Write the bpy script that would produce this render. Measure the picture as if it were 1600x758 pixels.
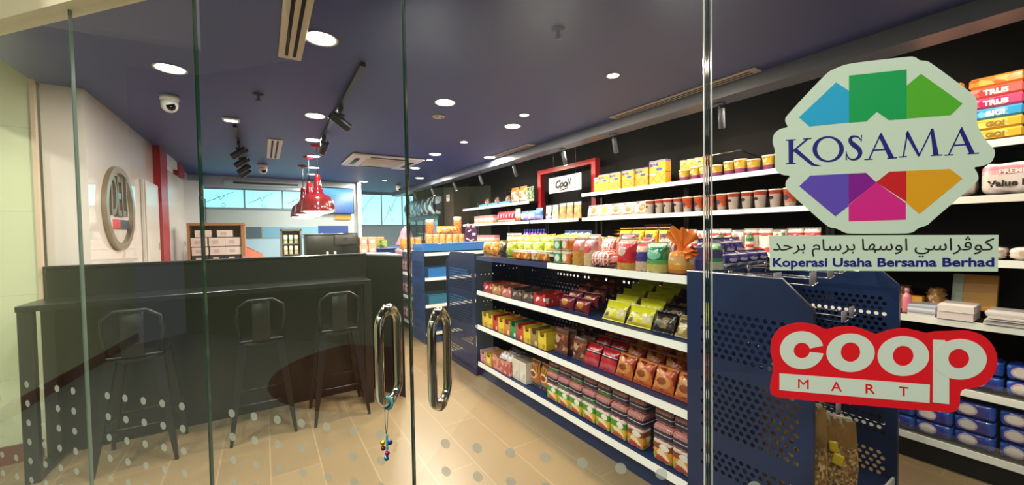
import bpy, bmesh, math, random
from mathutils import Vector, Matrix
random.seed(7)
S = bpy.context.scene
for o in list(bpy.data.objects): bpy.data.objects.remove(o, do_unlink=True)
C = S.collection
PI = math.pi
# ------------------------------------------------------------------ camera, world, exposure, lights
CAM_H, FPX = 1.6, 609.43
YAW, PITCH, ROLL, GANG = .56821, .027826, -.015782, -.838435
GLASS_D, CEIL = 1.30, 2.75
_F = Vector((math.sin(YAW)*math.cos(PITCH), math.cos(YAW)*math.cos(PITCH), -math.sin(PITCH)))
_r0 = Vector((math.cos(YAW), -math.sin(YAW), 0)); _u0 = _r0.cross(_F)
_R = math.cos(ROLL)*_r0 + math.sin(ROLL)*_u0
_U = -math.sin(ROLL)*_r0 + math.cos(ROLL)*_u0
EYE = Vector((0, 0, CAM_H))
cd = bpy.data.cameras.new('camera'); cam = bpy.data.objects.new('camera', cd); C.objects.link(cam)
cam.matrix_world = Matrix(((_R.x, _U.x, -_F.x, 0), (_R.y, _U.y, -_F.y, 0), (_R.z, _U.z, -_F.z, CAM_H), (0, 0, 0, 1)))
cd.sensor_fit = 'HORIZONTAL'; cd.sensor_width = 36; cd.lens = 36*FPX/1600; cd.clip_start = .02; cd.clip_end = 60
S.camera = cam
S.view_settings.view_transform = 'Standard'; S.view_settings.look = 'None'
S.view_settings.gamma = 1; S.view_settings.use_curve_mapping = False
S.view_settings.exposure = 0.0
S.cycles.transparent_max_bounces = 16; S.cycles.max_bounces = 8; S.cycles.sample_clamp_indirect = 4
W = bpy.data.worlds.new('world'); S.world = W; W.use_nodes = True
W.node_tree.nodes['Background'].inputs[0].default_value = (.78, .84, .80, 1)
W.node_tree.nodes['Background'].inputs[1].default_value = .45
BIG_W, SPOT_W, CORR_W, SHELF_W = 25, 44, 36, .75
def area(name, loc, size, power, col, rot=(0, 0, 0), shape='DISK', sy=None, spread=PI):
    l = bpy.data.lights.new(name, 'AREA'); l.shape = shape; l.size = size
    if sy: l.size_y = sy
    l.energy = power; l.color = col; l.spread = spread
    o = bpy.data.objects.new(name, l); o.location = loc; o.rotation_euler = rot; C.objects.link(o); return o
# pixel of the photograph -> point on a known plane of the room
def ray(x, y): return _F + _R*((x-800)/FPX) - _U*((y-379)/FPX)
def onz(x, y, z): d = ray(x, y); return EYE + d*((z-CAM_H)/d.z)
def onx(x, y, X): d = ray(x, y); return EYE + d*(X/d.x)
def ony(x, y, Y): d = ray(x, y); return EYE + d*(Y/d.y)
GV = Vector((math.cos(GANG), math.sin(GANG), 0)); GN = Vector((-math.sin(GANG), math.cos(GANG), 0))
def ong(x, y):
    d = ray(x, y); P = EYE + d*(GLASS_D/d.dot(GN)); return P.dot(GV), P.z
def GP(s, z, off=0): p = GN*(GLASS_D+off) + GV*s; return Vector((p.x, p.y, z))
# ------------------------------------------------------------------ helpers
def lin(h):
    h = h.lstrip('#'); c = [int(h[i:i+2], 16)/255 for i in (0, 2, 4)]
    return tuple(x/12.92 if x <= .04045 else ((x+.055)/1.055)**2.4 for x in c) + (1,)
MATS = {}
def mat(name, hexc, rough=.5, metal=0, emit=0, coat=0, spec=.5):
    if name in MATS: return MATS[name]
    m = bpy.data.materials.new(name); m.use_nodes = True; b = m.node_tree.nodes['Principled BSDF']
    b.inputs['Base Color'].default_value = lin(hexc); b.inputs['Roughness'].default_value = rough
    b.inputs['Metallic'].default_value = metal; b.inputs['Coat Weight'].default_value = coat
    b.inputs['Specular IOR Level'].default_value = spec
    if emit: b.inputs['Emission Color'].default_value = lin(hexc); b.inputs['Emission Strength'].default_value = emit
    MATS[name] = m; return m
class NT:
    def __init__(s, m): s.t = m.node_tree; s.b = s.t.nodes.get('Principled BSDF')
    def n(s, typ, **k):
        x = s.t.nodes.new(typ)
        for a, v in k.items(): setattr(x, a, v)
        return x
    def l(s, a, b): s.t.links.new(a, b)
    def math(s, op, a, b=None, c=None):
        x = s.n('ShaderNodeMath', operation=op)
        for i, v in enumerate((a, b, c)):
            if v is None: continue
            if hasattr(v, 'links') or hasattr(v, 'is_linked'): s.l(v, x.inputs[i])
            else: x.inputs[i].default_value = v
        return x.outputs[0]
    def mix(s, f, a, b):
        x = s.n('ShaderNodeMix', data_type='RGBA')
        for sock, v in ((x.inputs[0], f), (x.inputs[6], a), (x.inputs[7], b)):
            if hasattr(v, 'is_linked'): s.l(v, sock)
            else: sock.default_value = v
        return x.outputs[2]
def pack(name, bands, rough=.3, ax='Z', oval=None, blot=None, stripe=None, diag=None, coat=.3, oval2=None):
    """printed packaging: flat colour bands along an axis, round emblem, blotchy picture area, stripes"""
    if name in MATS: return MATS[name]
    m = mat(name, '#ffffff', rough, coat=coat); t = NT(m)
    tc = t.n('ShaderNodeTexCoord'); sp = t.n('ShaderNodeSeparateXYZ'); t.l(tc.outputs['Generated'], sp.inputs[0])
    AX = {'X': 0, 'Y': 1, 'Z': 2}; ht = sp.outputs[AX[ax]]
    cr = t.n('ShaderNodeValToRGB'); cr.color_ramp.interpolation = 'CONSTANT'; e = cr.color_ramp.elements
    while len(e) < len(bands): e.new(.5)
    while len(e) > max(1, len(bands)): e.remove(e[-1])
    for k, (p, c) in enumerate(bands): e[k].position = p; e[k].color = lin(c)
    t.l(ht, cr.inputs[0]); col = cr.outputs[0]
    if blot:                                   # (scale, colours, z0, z1)
        sc, cols, z0, z1 = blot
        v = t.n('ShaderNodeTexVoronoi'); v.inputs['Scale'].default_value = sc; t.l(tc.outputs['Object'], v.inputs['Vector'])
        hs = t.n('ShaderNodeSeparateColor'); t.l(v.outputs['Color'], hs.inputs[0])
        r2 = t.n('ShaderNodeValToRGB'); r2.color_ramp.interpolation = 'CONSTANT'; e = r2.color_ramp.elements
        while len(e) < len(cols)+1: e.new(.5)
        for k, c in enumerate(cols): e[k].position = k/(len(cols)+.6); e[k].color = lin(c)
        e[len(cols)].position = len(cols)/(len(cols)+.6); e[len(cols)].color = lin(cols[0])
        t.l(hs.outputs[0], r2.inputs[0])
        msk = t.math('MULTIPLY', t.math('GREATER_THAN', ht, z0), t.math('LESS_THAN', ht, z1))
        col = t.mix(msk, col, r2.outputs[0])
    if stripe:                                 # (count, colour, z0, z1)
        n, c, z0, z1 = stripe
        w = t.math('GREATER_THAN', t.math('FRACT', t.math('MULTIPLY', sp.outputs[0 if ax != 'X' else 1], n)), .5)
        msk = t.math('MULTIPLY', w, t.math('MULTIPLY', t.math('GREATER_THAN', ht, z0), t.math('LESS_THAN', ht, z1)))
        col = t.mix(msk, col, lin(c))
    if diag:                                   # (count, colour, width)
        n, c, wd = diag
        a = t.math('FRACT', t.math('MULTIPLY', t.math('ADD', sp.outputs[0], ht), n))
        b = t.math('FRACT', t.math('MULTIPLY', t.math('SUBTRACT', sp.outputs[0], ht), n))
        msk = t.math('MAXIMUM', t.math('LESS_THAN', a, wd), t.math('LESS_THAN', b, wd))
        msk = t.math('MULTIPLY', msk, t.math('LESS_THAN', ht, .5))
        col = t.mix(msk, col, lin(c))
    for ov in (oval, oval2):
        if not ov: continue
        cx, cz, rx, rz, c = ov                 # round emblem
        dx = t.math('POWER', t.math('ABSOLUTE', t.math('DIVIDE', t.math('SUBTRACT', sp.outputs[0], cx), rx)), 2)
        dz = t.math('POWER', t.math('ABSOLUTE', t.math('DIVIDE', t.math('SUBTRACT', ht if ax != 'X' else sp.outputs[1], cz), rz)), 2)
        col = t.mix(t.math('LESS_THAN', t.math('ADD', dx, dz), 1.0), col, lin(c))
    t.l(col, t.b.inputs['Base Color']); return m
class MB:
    def __init__(s): s.v = []; s.f = []; s.mi = []; s.sm = []
    def add(s, vs, fs, M=None, mi=0, smooth=False):
        o = len(s.v)
        s.v += [(M @ Vector(p)) if M is not None else Vector(p) for p in vs]
        for f in fs: s.f.append(tuple(i+o for i in f)); s.mi.append(mi); s.sm.append(smooth)
        return s
    def box(s, x0, y0, z0, x1, y1, z1, mi=0, M=None):
        return s.add([(x0,y0,z0),(x1,y0,z0),(x1,y1,z0),(x0,y1,z0),(x0,y0,z1),(x1,y0,z1),(x1,y1,z1),(x0,y1,z1)],
                     [(0,3,2,1),(4,5,6,7),(0,1,5,4),(1,2,6,5),(2,3,7,6),(3,0,4,7)], M, mi)
    def rbox(s, x0, y0, z0, x1, y1, z1, r=.01, seg=2, mi=0, M=None, smooth=True):
        bm = bmesh.new(); bmesh.ops.create_cube(bm, size=1)
        for v in bm.verts: v.co = Vector(((x0+x1)/2+v.co.x*(x1-x0), (y0+y1)/2+v.co.y*(y1-y0), (z0+z1)/2+v.co.z*(z1-z0)))
        bmesh.ops.bevel(bm, geom=bm.edges[:], offset=min(r, .49*min(x1-x0, y1-y0, z1-z0)), segments=seg, profile=.5, affect='EDGES')
        bm.verts.index_update(); s.add([v.co.copy() for v in bm.verts], [[v.index for v in f.verts] for f in bm.faces], M, mi, smooth); bm.free(); return s
    def lathe(s, prof, n=20, mi=0, M=None, smooth=True):
        vs = []; fs = []; k = len(prof)
        for i in range(n):
            a = 2*PI*i/n
            for r, z in prof: vs.append((r*math.cos(a), r*math.sin(a), z))
        for i in range(n):
            j = (i+1) % n
            for q in range(k-1): fs.append((i*k+q, j*k+q, j*k+q+1, i*k+q+1))
        if prof[0][0] > 1e-6: fs.append(tuple(i*k for i in range(n))[::-1])
        if prof[-1][0] > 1e-6: fs.append(tuple(i*k+k-1 for i in range(n)))
        return s.add(vs, fs, M, mi, smooth)
    def tube(s, path, r, n=8, mi=0, M=None, closed=False, smooth=True):
        P = [Vector(p) for p in path]; L = len(P); vs = []; fs = []; up = None
        for i, p in enumerate(P):
            a = P[(i-1) % L] if closed or i else P[0]; b = P[(i+1) % L] if closed or i < L-1 else P[-1]
            t = (b-a).normalized()
            if up is None: up = t.orthogonal().normalized()
            up = (up - t*up.dot(t)).normalized(); w = t.cross(up)
            rr = r[i] if isinstance(r, (list, tuple)) else r
            for q in range(n): vs.append(p + (up*math.cos(2*PI*q/n) + w*math.sin(2*PI*q/n))*rr)
        for i in range(L if closed else L-1):
            j = (i+1) % L
            for q in range(n): fs.append((i*n+q, i*n+(q+1) % n, j*n+(q+1) % n, j*n+q))
        if not closed: fs += [tuple(range(n))[::-1], tuple(range((L-1)*n, L*n))]
        return s.add(vs, fs, M, mi, smooth)
    def prism(s, poly, h0, h1, mi=0, M=None):
        """polygon in x,y extruded between two heights"""
        n = len(poly); A = sum(poly[i][0]*poly[(i+1) % n][1]-poly[(i+1) % n][0]*poly[i][1] for i in range(n))
        if A < 0: poly = poly[::-1]
        vs = [(p[0], p[1], h0) for p in poly] + [(p[0], p[1], h1) for p in poly]
        fs = [tuple(range(n))[::-1], tuple(range(n, 2*n))] + [(i, (i+1) % n, n+(i+1) % n, n+i) for i in range(n)]
        return s.add(vs, fs, M, mi)
    def grid(s, fn, nu, nv, mi=0, M=None, smooth=True, wrap=False):
        vs = [fn(i/nu, j/nv) for i in range(nu if wrap else nu+1) for j in range(nv+1)]
        m = nu if wrap else nu+1
        fs = [(i*(nv+1)+j, ((i+1) % m)*(nv+1)+j, ((i+1) % m)*(nv+1)+j+1, i*(nv+1)+j+1) for i in range(nu) for j in range(nv)]
        return s.add(vs, fs, M, mi, smooth)
    def mesh(s, name, mats):
        me = bpy.data.meshes.new(name); me.from_pydata([tuple(v) for v in s.v], [], s.f)
        for m in (mats if isinstance(mats, (list, tuple)) else [mats]): me.materials.append(m)
        for p, i, sm in zip(me.polygons, s.mi, s.sm): p.material_index = i; p.use_smooth = sm
        me.update(); return me
    def build(s, name, mats, parent=None, loc=None, rot=None):
        o = bpy.data.objects.new(name, s.mesh(name, mats)); C.objects.link(o)
        if loc is not None: o.location = loc
        if rot is not None: o.rotation_euler = rot
        if parent is not None: o.parent = parent
        return o
def tag(o, label, cat, group=None):
    o['label'] = label; o['category'] = cat
    if group: o['group'] = group
    return o
def thing(name, label, cat, loc=(0, 0, 0), rz=0, group=None):
    o = bpy.data.objects.new(name, None); o.empty_display_size = .05; C.objects.link(o)
    o.location = loc; o.rotation_euler = (0, 0, rz); return tag(o, label, cat, group)
def struct(o): o['kind'] = 'structure'; return o
def kids(o): return [c for c in C.objects if c.parent == o]
def dup(o, loc=None, rot=None, label=None, group=None, parent=None):
    c = o.copy(); C.objects.link(c)
    if parent is not None: c.parent = parent
    if loc is not None: c.location = loc
    if rot is not None: c.rotation_euler = rot
    if label: c['label'] = label
    if group: c['group'] = group
    for k in kids(o): dup(k, parent=c)
    return c
def T(x=0, y=0, z=0): return Matrix.Translation((x, y, z))
def RX(a): return Matrix.Rotation(a, 4, 'X')
def RY(a): return Matrix.Rotation(a, 4, 'Y')
def RZ(a): return Matrix.Rotation(a, 4, 'Z')
def SC(x, y, z): return Matrix.Diagonal((x, y, z, 1))
def frame(o, x, y, z):
    """matrix with the given origin and axes"""
    return Matrix(((x[0],y[0],z[0],o[0]),(x[1],y[1],z[1],o[1]),(x[2],y[2],z[2],o[2]),(0,0,0,1)))
def textmesh(body, size=1, ext=0, bold=0, align='CENTER', shear=0, squash=1):
    c = bpy.data.curves.new('lettering', 'FONT'); c.body = body; c.size = size; c.extrude = ext; c.offset = bold
    c.align_x = align; c.align_y = 'CENTER'; c.shear = shear; c.resolution_u = 3
    o = bpy.data.objects.new('lettering', c); C.objects.link(o)
    dg = bpy.context.evaluated_depsgraph_get(); dg.update()
    me = bpy.data.meshes.new_from_object(o.evaluated_get(dg))
    vs = [(v.co.x*squash, v.co.y, v.co.z) for v in me.vertices]; fs = [tuple(p.vertices) for p in me.polygons]
    bpy.data.objects.remove(o); bpy.data.curves.remove(c); bpy.data.meshes.remove(me)
    return vs, fs
ORD = ['first','second','third','fourth','fifth','sixth','seventh','eighth','ninth','tenth','eleventh','twelfth','thirteenth','fourteenth','fifteenth','sixteenth','seventeenth','eighteenth','nineteenth','twentieth']
# ------------------------------------------------------------------ common materials
navy = mat('navy_metal', '#172b55', .35, .1); white_p = mat('white_paint', '#ece8e2', .45); rail = mat('price_rail_white', '#f2efe8', .35)
black = mat('black_gloss', '#0b0c0d', .12); black_m = mat('black_matt', '#101010', .6); steel = mat('polished_steel', '#cfc9b8', .08, 1)
chrome = mat('chrome_wire', '#c9c9c9', .2, 1); red_p = mat('red_paint', '#a31c22', .35); cream = mat('cream_panel', '#e3d9cf', .25)
warm_dark = mat('dark_brown_panel', '#0c0a09', .6, spec=.15); brass = mat('brushed_bronze', '#a08f78', .3, .8)
def emit(name, h, s):
    m = mat(name, h, .5, emit=s); return m
lamp_white = emit('lamp_white', '#fff8ee', 14); lamp_warm = emit('lamp_warm', '#ffdcae', 30)
def glass_mat(name, tint, base=.08, rough=0.0):
    m = bpy.data.materials.new(name); m.use_nodes = True; t = NT(m); t.t.nodes.remove(t.b)
    lw = t.n('ShaderNodeLayerWeight'); lw.inputs[0].default_value = .5
    f = t.math('ADD', t.math('MULTIPLY', t.math('POWER', lw.outputs['Facing'], 5), 1-base), base)
    a = t.n('ShaderNodeBsdfTransparent'); a.inputs[0].default_value = (*tint, 1)
    g = t.n('ShaderNodeBsdfGlossy'); g.inputs['Roughness'].default_value = rough
    mx = t.n('ShaderNodeMixShader'); t.l(f, mx.inputs[0]); t.l(a.outputs[0], mx.inputs[1]); t.l(g.outputs[0], mx.inputs[2])
    t.l(mx.outputs[0], t.t.nodes['Material Output'].inputs[0]); MATS[name] = m; return m
def clear_mat(name, tint):
    m = bpy.data.materials.new(name); m.use_nodes = True; t = NT(m); t.t.nodes.remove(t.b)
    a = t.n('ShaderNodeBsdfTransparent'); a.inputs[0].default_value = (*tint, 1)
    t.l(a.outputs[0], t.t.nodes['Material Output'].inputs[0]); return m
glass_f = glass_mat('door_glass', (.93, .97, .94), .085); glass_b = clear_mat('door_glass_inner', (1, 1, 1))
glass_edge = mat('glass_edge', '#16352a', .1, coat=.5); glass_s = glass_mat('clear_sheet', (.9, .95, .95), .07)
clear_plastic = glass_mat('clear_plastic', (.93, .95, .95), .12, .08)
# ------------------------------------------------------------------ room shell
m = mat('floor_planks', '#b08b5c', .33); t = NT(m)
tc = t.n('ShaderNodeTexCoord'); mp = t.n('ShaderNodeMapping'); mp.inputs['Rotation'].default_value = (0, 0, PI/2)
t.l(tc.outputs['Object'], mp.inputs[0]); bt = t.n('ShaderNodeTexBrick'); t.l(mp.outputs[0], bt.inputs[0])
bt.inputs['Scale'].default_value = 1; bt.inputs['Brick Width'].default_value = 1.2; bt.inputs['Row Height'].default_value = .3
bt.inputs['Mortar Size'].default_value = .004; bt.inputs['Color1'].default_value = lin('#8f795a'); bt.inputs['Color2'].default_value = lin('#887253')
bt.inputs['Mortar'].default_value = lin('#a38a69'); bt.inputs['Bias'].default_value = 0
ns = t.n('ShaderNodeTexNoise'); ns.inputs['Scale'].default_value = 2.5; ns.inputs['Detail'].default_value = 6
mp2 = t.n('ShaderNodeMapping'); mp2.inputs['Scale'].default_value = (7, 1, 1); t.l(tc.outputs['Object'], mp2.inputs[0]); t.l(mp2.outputs[0], ns.inputs[0])
t.l(t.mix(t.math('MULTIPLY', ns.outputs[0], .35), bt.outputs[0], lin('#746042')), t.b.inputs['Base Color'])
def gl(s, off=0): p = GP(s, 0, off); return (p.x, p.y)
def flat(name, poly, z0, z1, m): return struct(MB().prism(poly, z0, z1).build(name, m))
inner = [gl(-7), gl(5.5), (5.0, 13), (-6, 13)]
flat('floor', inner, -.1, 0, MATS['floor_planks'])
ceil_m = mat('ceiling_navy', '#485188', .5)
flat('ceiling', [(-1.38, gl(-3.6)[1]), gl(-3.45), gl(3.2), (3.12, gl(3.2)[1]), (3.12, 11.6), (-1.38, 11.6)], CEIL, CEIL+.1, ceil_m)
corr_floor = mat('corridor_floor', '#94968a', .35)
flat('floor_corridor', [gl(-7), gl(5.5), gl(5.5, -4.2), gl(-7, -4.2)], -.1, -.001, corr_floor)
corr_w = mat('corridor_wall', '#aab399', .5); skirt = mat('brown_skirting', '#7a3f2e', .4)
def slab(a, b, th, z0, z1):
    """vertical slab from plan point a to b, thickened away on its left"""
    a, b = Vector((*a, 0)), Vector((*b, 0)); n = Vector((-(b-a).y, (b-a).x, 0)).normalized()*th
    return MB().prism([tuple(a)[:2], tuple(b)[:2], tuple(b+n)[:2], tuple(a+n)[:2]], z0, z1)
struct(slab(gl(-1.6, -3.6), gl(-7, -3.6), -.1, 0, 2.2).build('wall_corridor', corr_w))
struct(slab(gl(6, -3.6), gl(-1.6, -3.6), -.1, 0, 2.2).build('wall_corridor_dark', mat('wall_reflection_dark', '#2b2826', .5)))  # unseen wall section made dark to weaken its reflection in the glass
struct(slab(gl(6, -3.6), gl(-9, -3.6), -.1, 2.2, 5).build('wall_corridor_upper', mat('upper_reflection_dark', '#4a4a47', .6)))  # unseen upper wall kept dark so its reflection shows no hard edges
flat('floor_corridor_entry', [gl(-1.3, -.02), gl(5.5, -.02), gl(5.5, -3.6), gl(-1.3, -3.6)], -.001, .004, mat('reflection_dimmer', '#3b3733', .9))  # added dark sheet that cuts the corridor floor's reflection in the doors
struct(slab(gl(5.5, -3.59), gl(-7, -3.59), .02, 0, .12).build('baseboard_corridor', skirt))
flat('ceiling_corridor', [gl(-7, -.05), gl(6, -.05), gl(6, -4.2), gl(-7, -4.2)], 5, 5.1, mat('corridor_ceiling', '#5c5c58', .7))
for s in (-2.6, -.9, .8):
    area('corridor_lamp', GP(s, 4.8, -2.9), .4, CORR_W*3.2, (.97, 1, .92))
area('void_fill', (-2.7, 3.2, 3.9), .5, 42, (1, .99, .86))  # added fill light to brighten the tiled wall, no fitting modelled
# round brown inlay in the corridor floor, seen mirrored in the door
inl = MB().prism([(math.cos(a*PI/24)*1.25, math.sin(a*PI/24)*1.25) for a in range(48)], 0, .003)
struct(inl.build('floor_inlay', mat('brown_tile', '#6b3626', .3), loc=(-3.0, 1.0, -.001)))
# left cream tiled wall, deli wall, red posts
tile = mat('cream_tile', '#d9d2b8', .05, coat=.3); t = NT(tile); tc = t.n('ShaderNodeTexCoord'); bt = t.n('ShaderNodeTexBrick')
mp = t.n('ShaderNodeMapping'); mp.inputs['Rotation'].default_value = (PI/2, 0, 0); t.l(tc.outputs['Object'], mp.inputs[0]); t.l(mp.outputs[0], bt.inputs[0])
bt.inputs['Scale'].default_value = 1; bt.inputs['Brick Width'].default_value = 1.2; bt.inputs['Row Height'].default_value = .6; bt.offset = 0
bt.inputs['Mortar Size'].default_value = .003; bt.inputs['Color1'].default_value = lin('#d3d4ae'); bt.inputs['Color2'].default_value = lin('#d0d1ab'); bt.inputs['Mortar'].default_value = lin('#c4c0a8')
t.l(bt.outputs[0], t.b.inputs['Base Color'])
struct(MB().box(-6, 4.25, 0, -1.38, 4.40, 4.2).build('wall_left', tile))
struct(MB().box(-6, 4.235, 0, -1.40, 4.25, .13).build('baseboard_left', skirt))
struct(MB().box(-1.382, 4.235, 0, -1.36, 4.27, 2.75).build('trim_1', mat('pink_edge_trim', '#d8b9a0', .3)))
flat('ceiling_left', [(-6, 8), (-6, 2), (-1.45, 2), (-1.45, 8)], 4.2, 4.3, mat('high_ceiling', '#cfcfc0', .7))
struct(MB().box(-1.38, 2.4, CEIL+.1, -1.30, 4.3, 4.2).build('wall_upper_left', white_p))
deli_w = mat('deli_wall_panel', '#dccfc4', .04, coat=.4)
struct(MB().box(-1.36, 4.32, 0, -1.13, 4.50, CEIL).box(-1.30, 4.5, 0, -1.13, 6.53, CEIL).build('wall_deli', deli_w))
struct(MB().box(-1.30, 6.53, 0, -1.13, 9.7, CEIL).build('wall_left_rear', white_p))
for i, (y0, y1) in enumerate(((6.53, 6.95), (7.85, 8.35))):
    struct(MB().box(-1.13, y0, 0 if i == 0 else 2.56, -1.06, y1, CEIL).build('trim_%d' % (i+2), red_p))
struct(MB().box(-1.13, 6.95, 2.63, -1.078, 7.85, CEIL).build('trim_4', white_p))
# right wall with dark recess, bulkhead
struct(MB().box(4.12, -2.75, 0, 4.3, 12, 3.3).build('wall_right', warm_dark))
bulk = mat('bulkhead_paint', '#757986', .35)
struct(MB().box(3.12, -1.45, 2.645, 3.32, 11.6, 3.2).build('beam_bulkhead', bulk))
struct(MB().box(3.32, -1.7, 3.2, 4.3, 12, 3.3).build('ceiling_recess', black_m))
# rear walls
gw = mat('deli_back_wall', '#b9c6c6', .2); cyan = emit('daylight_film', '#8fdcea', 1.35); cyan2 = emit('daylight_film_pale', '#a8e4ee', 1.35)
struct(MB().box(-1.3, 9.25, 0, 1.86, 9.35, CEIL).build('wall_deli_back', gw))
struct(MB().box(1.80, 9.15, 0, 1.87, 9.37, CEIL).build('trim_5', white_p))
struct(MB().box(-1.3, 11.2, 0, 4.3, 11.35, 3.3).build('wall_back', mat('back_wall', '#8fa5b3', .4)))
def film_window(name, x0, x1, y, z0, z1, splits, mt):
    t = thing(name, '', 'window'); del t['label']; del t['category']; t['kind'] = 'structure'
    def ch(nm, mb, m): o = mb.build(nm, m, t); o['kind'] = 'structure'
    ch('pane', MB().box(x0, y-.02, z0, x1, y, z1), mt)
    f = MB()
    for q in [x0, *splits, x1]: f.box(q-.014, y-.035, z0, q+.014, y-.02, z1)
    f.box(x0, y-.035, z0-.02, x1, y-.02, z0+.01).box(x0, y-.035, z1-.01, x1, y-.02, z1+.02)
    ch('frame', f, mat('window_frame_grey', '#7d8f97', .4))
    l = MB()                                            # diagonal pull lines and scribbled film marks
    for q, q1 in zip([x0, *splits], [*splits, x1]):
        w = q1-q
        l.tube([(q+.1*w, y-.024, z0+.1), (q+.75*w, y-.024, z1-.05)], .006, 4)
        l.tube([(q+w*(.28+.05*k+.02*(k % 2)), y-.024, z0+(z1-z0)*(.4+.12*(k % 3))) for k in range(6)], .005, 4)
        l.tube([(q+w*.5+.035*math.cos(k*PI/5), y-.024, z0+.16*(z1-z0)+.035*math.sin(k*PI/5)) for k in range(10)], .005, 4, closed=True)
    ch('film_marks', l, mat('film_mark', '#7fa0b4', .6))
film_window('window_1', -.95, 1.0, 9.25, 2.14, 2.50, [-.28, .36], cyan)
film_window('window_2', 1.95, 3.75, 11.2, 1.84, 2.69, [2.82, 3.4], cyan2)
# lower part of the deli back wall: pale film with a printed landscape strip
struct(MB().box(-1.1, 9.235, .9, 1.15, 9.25, 1.53).build('trim_6', mat('pale_blue_film', '#a9cede', .3)))
strip = MB(); cols = []
for i, (x0, x1, c) in enumerate([(-.75, -.52, '#6f7f78'), (-.52, -.12, '#8fae6a'), (-.12, .0, '#8a9a7a'), (-.46, -.3, '#a6c07a'), (-.28, -.02, '#44606e'), (0.0, .38, '#6fa9c4'), (.38, 1.0, '#7fb6cc')]):
    cols.append(mat('landscape_strip_%s' % c[1:], c, .4)); strip.box(x0, 9.238-.0008*i, 1.55, x1, 9.249, 1.775, mi=i)
so = strip.build('landscape_print', cols); tag(so, 'narrow landscape photo strip printed across pale deli back wall', 'wall print')
s2 = MB().box(1.0, 9.232, 1.55, 1.6, 9.249, 1.79).build('blue_poster', mat('poster_blue', '#26468c', .4)); tag(s2, 'plain blue board on deli back wall above coffee equipment', 'poster')
# ceiling of black wall edge track (right)
# ------------------------------------------------------------------ glass front
seams = [-4.4, -2.59, -1.78, -.76, .257, 4.6]
HB = CEIL-.03
dotm = mat('frosted_dot', '#aeb2a4', .6); t = NT(dotm)
tr = t.n('ShaderNodeBsdfTransparent'); mx = t.n('ShaderNodeMixShader'); mx.inputs[0].default_value = .62
t.l(tr.outputs[0], mx.inputs[1]); t.l(t.b.outputs[0], mx.inputs[2]); t.l(mx.outputs[0], t.t.nodes['Material Output'].inputs[0])
GM = frame(GP(0, 0), GV, Vector((0, 0, 1)), -GN)        # local x along the glass, y up, z towards the street
names = ['window_3', 'window_4', 'door_1', 'door_2', 'window_5']
sz0 = ong(38, 599)[1]; dstep = .104; pitch = .124
for i, nm in enumerate(names):
    a, b = seams[i]+.003, seams[i+1]-.003
    o = bpy.data.objects.new(nm, None); C.objects.link(o); struct(o)
    g = MB().add([(a,.01,.006),(b,.01,.006),(b,HB,.006),(a,HB,.006)], [(0,1,2,3)], GM, 0)
    g.add([(a,.01,-.006),(b,.01,-.006),(b,HB,-.006),(a,HB,-.006)], [(3,2,1,0)], GM, 1)
    for x in (a, b): g.add([(x-.0015,.01,-.006),(x+.0015,.01,-.006),(x+.0015,HB,-.006),(x-.0015,HB,-.006),(x-.0015,.01,.0065),(x+.0015,.01,.0065),(x+.0015,HB,.0065),(x-.0015,HB,.0065)], [(0,3,2,1),(4,5,6,7),(0,1,5,4),(1,2,6,5),(2,3,7,6),(3,0,4,7)], GM, 3 if (i, x) in ((0, b), (1, a)) else 2)
    struct(g.build('glass_pane', [glass_f, glass_b, glass_edge, mat('glass_edge_pale', '#5e6f66', .15, coat=.5)], o))
    d = MB(); n = int((b-a-.06)/pitch); x0 = (a+b)/2-(n-1)*pitch/2
    for row in range(6):
        for k in range(n):
            x, y = x0+k*pitch, sz0-row*dstep
            d.add([(x+.0185*math.cos(q*PI/8), y+.0185*math.sin(q*PI/8), .0072) for q in range(16)], [tuple(range(16))], GM)
    struct(d.build('dot_pattern', dotm, o))
# head beam over the glass and a bright silicone joint
hb = MB(); hb.add([(-7, HB, -.05), (4.75, HB, -.05), (4.75, 5, -.05), (-7, 5, -.05), (-7, HB, .05), (4.75, HB, .05), (4.75, 5, .05), (-7, 5, .05)],
                  [(0,3,2,1),(4,5,6,7),(0,1,5,4),(1,2,6,5),(2,3,7,6),(3,0,4,7)], GM)
struct(hb.build('beam_door_head', mat('head_beam_cream', '#ddd2b2', .5)))
jt = MB()
for x in (.2455, .2665): jt.box(x, .02, -.0064, x+.002, HB, .0085, M=GM)
struct(jt.build('trim_7', mat('clear_joint', '#c4c0ba', .25)))
# tubular pull handles: outside and inside bar in one loop
def pull(name, label, px, ytop, ybot):
    s, zt = ong(px, ytop); zb = ong(px, ybot)[1]
    t = thing(name, label, 'door handle', GP(s, (zt+zb)/2), 0, 'door handles')
    h = (zt-zb)/2; r = .0165; off = .062
    Mh = T(*(-t.location)) @ frame(GP(s, (zt+zb)/2), GV, Vector((0, 0, 1)), -GN)
    for sgn, nm in ((1, 'outer_bar'), (-1, 'inner_bar')):
        k = off*.95; pts = [(0, h-.0, sgn*.008)]
        for q in range(1, 7):
            a = q*PI/12; pts.append((0, h-k+k*math.cos(a), sgn*(off-k+k*math.sin(a))))
        pts += [(0, -(p[1]), p[2]) for p in pts[::-1]]
        MB().tube(pts, r, 14, M=Mh).build(nm, steel, t)
    for sg in (1, -1):
        MB().lathe([(r*1.22, -.016), (r*1.3, -.012), (r*1.3, .012), (r*1.22, .016)], 18, M=Mh @ T(0, sg*h, 0)).build('collar', steel, t)
    return t, s, zb
h1, s1, zb1 = pull('pull_handle', 'polished steel tube pull handle with bells dangling from it', 606, 484, 626)
h2, _, _ = pull('pull_handle', 'polished steel tube pull handle with nothing hanging on it', 686, 489, 631)
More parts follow.
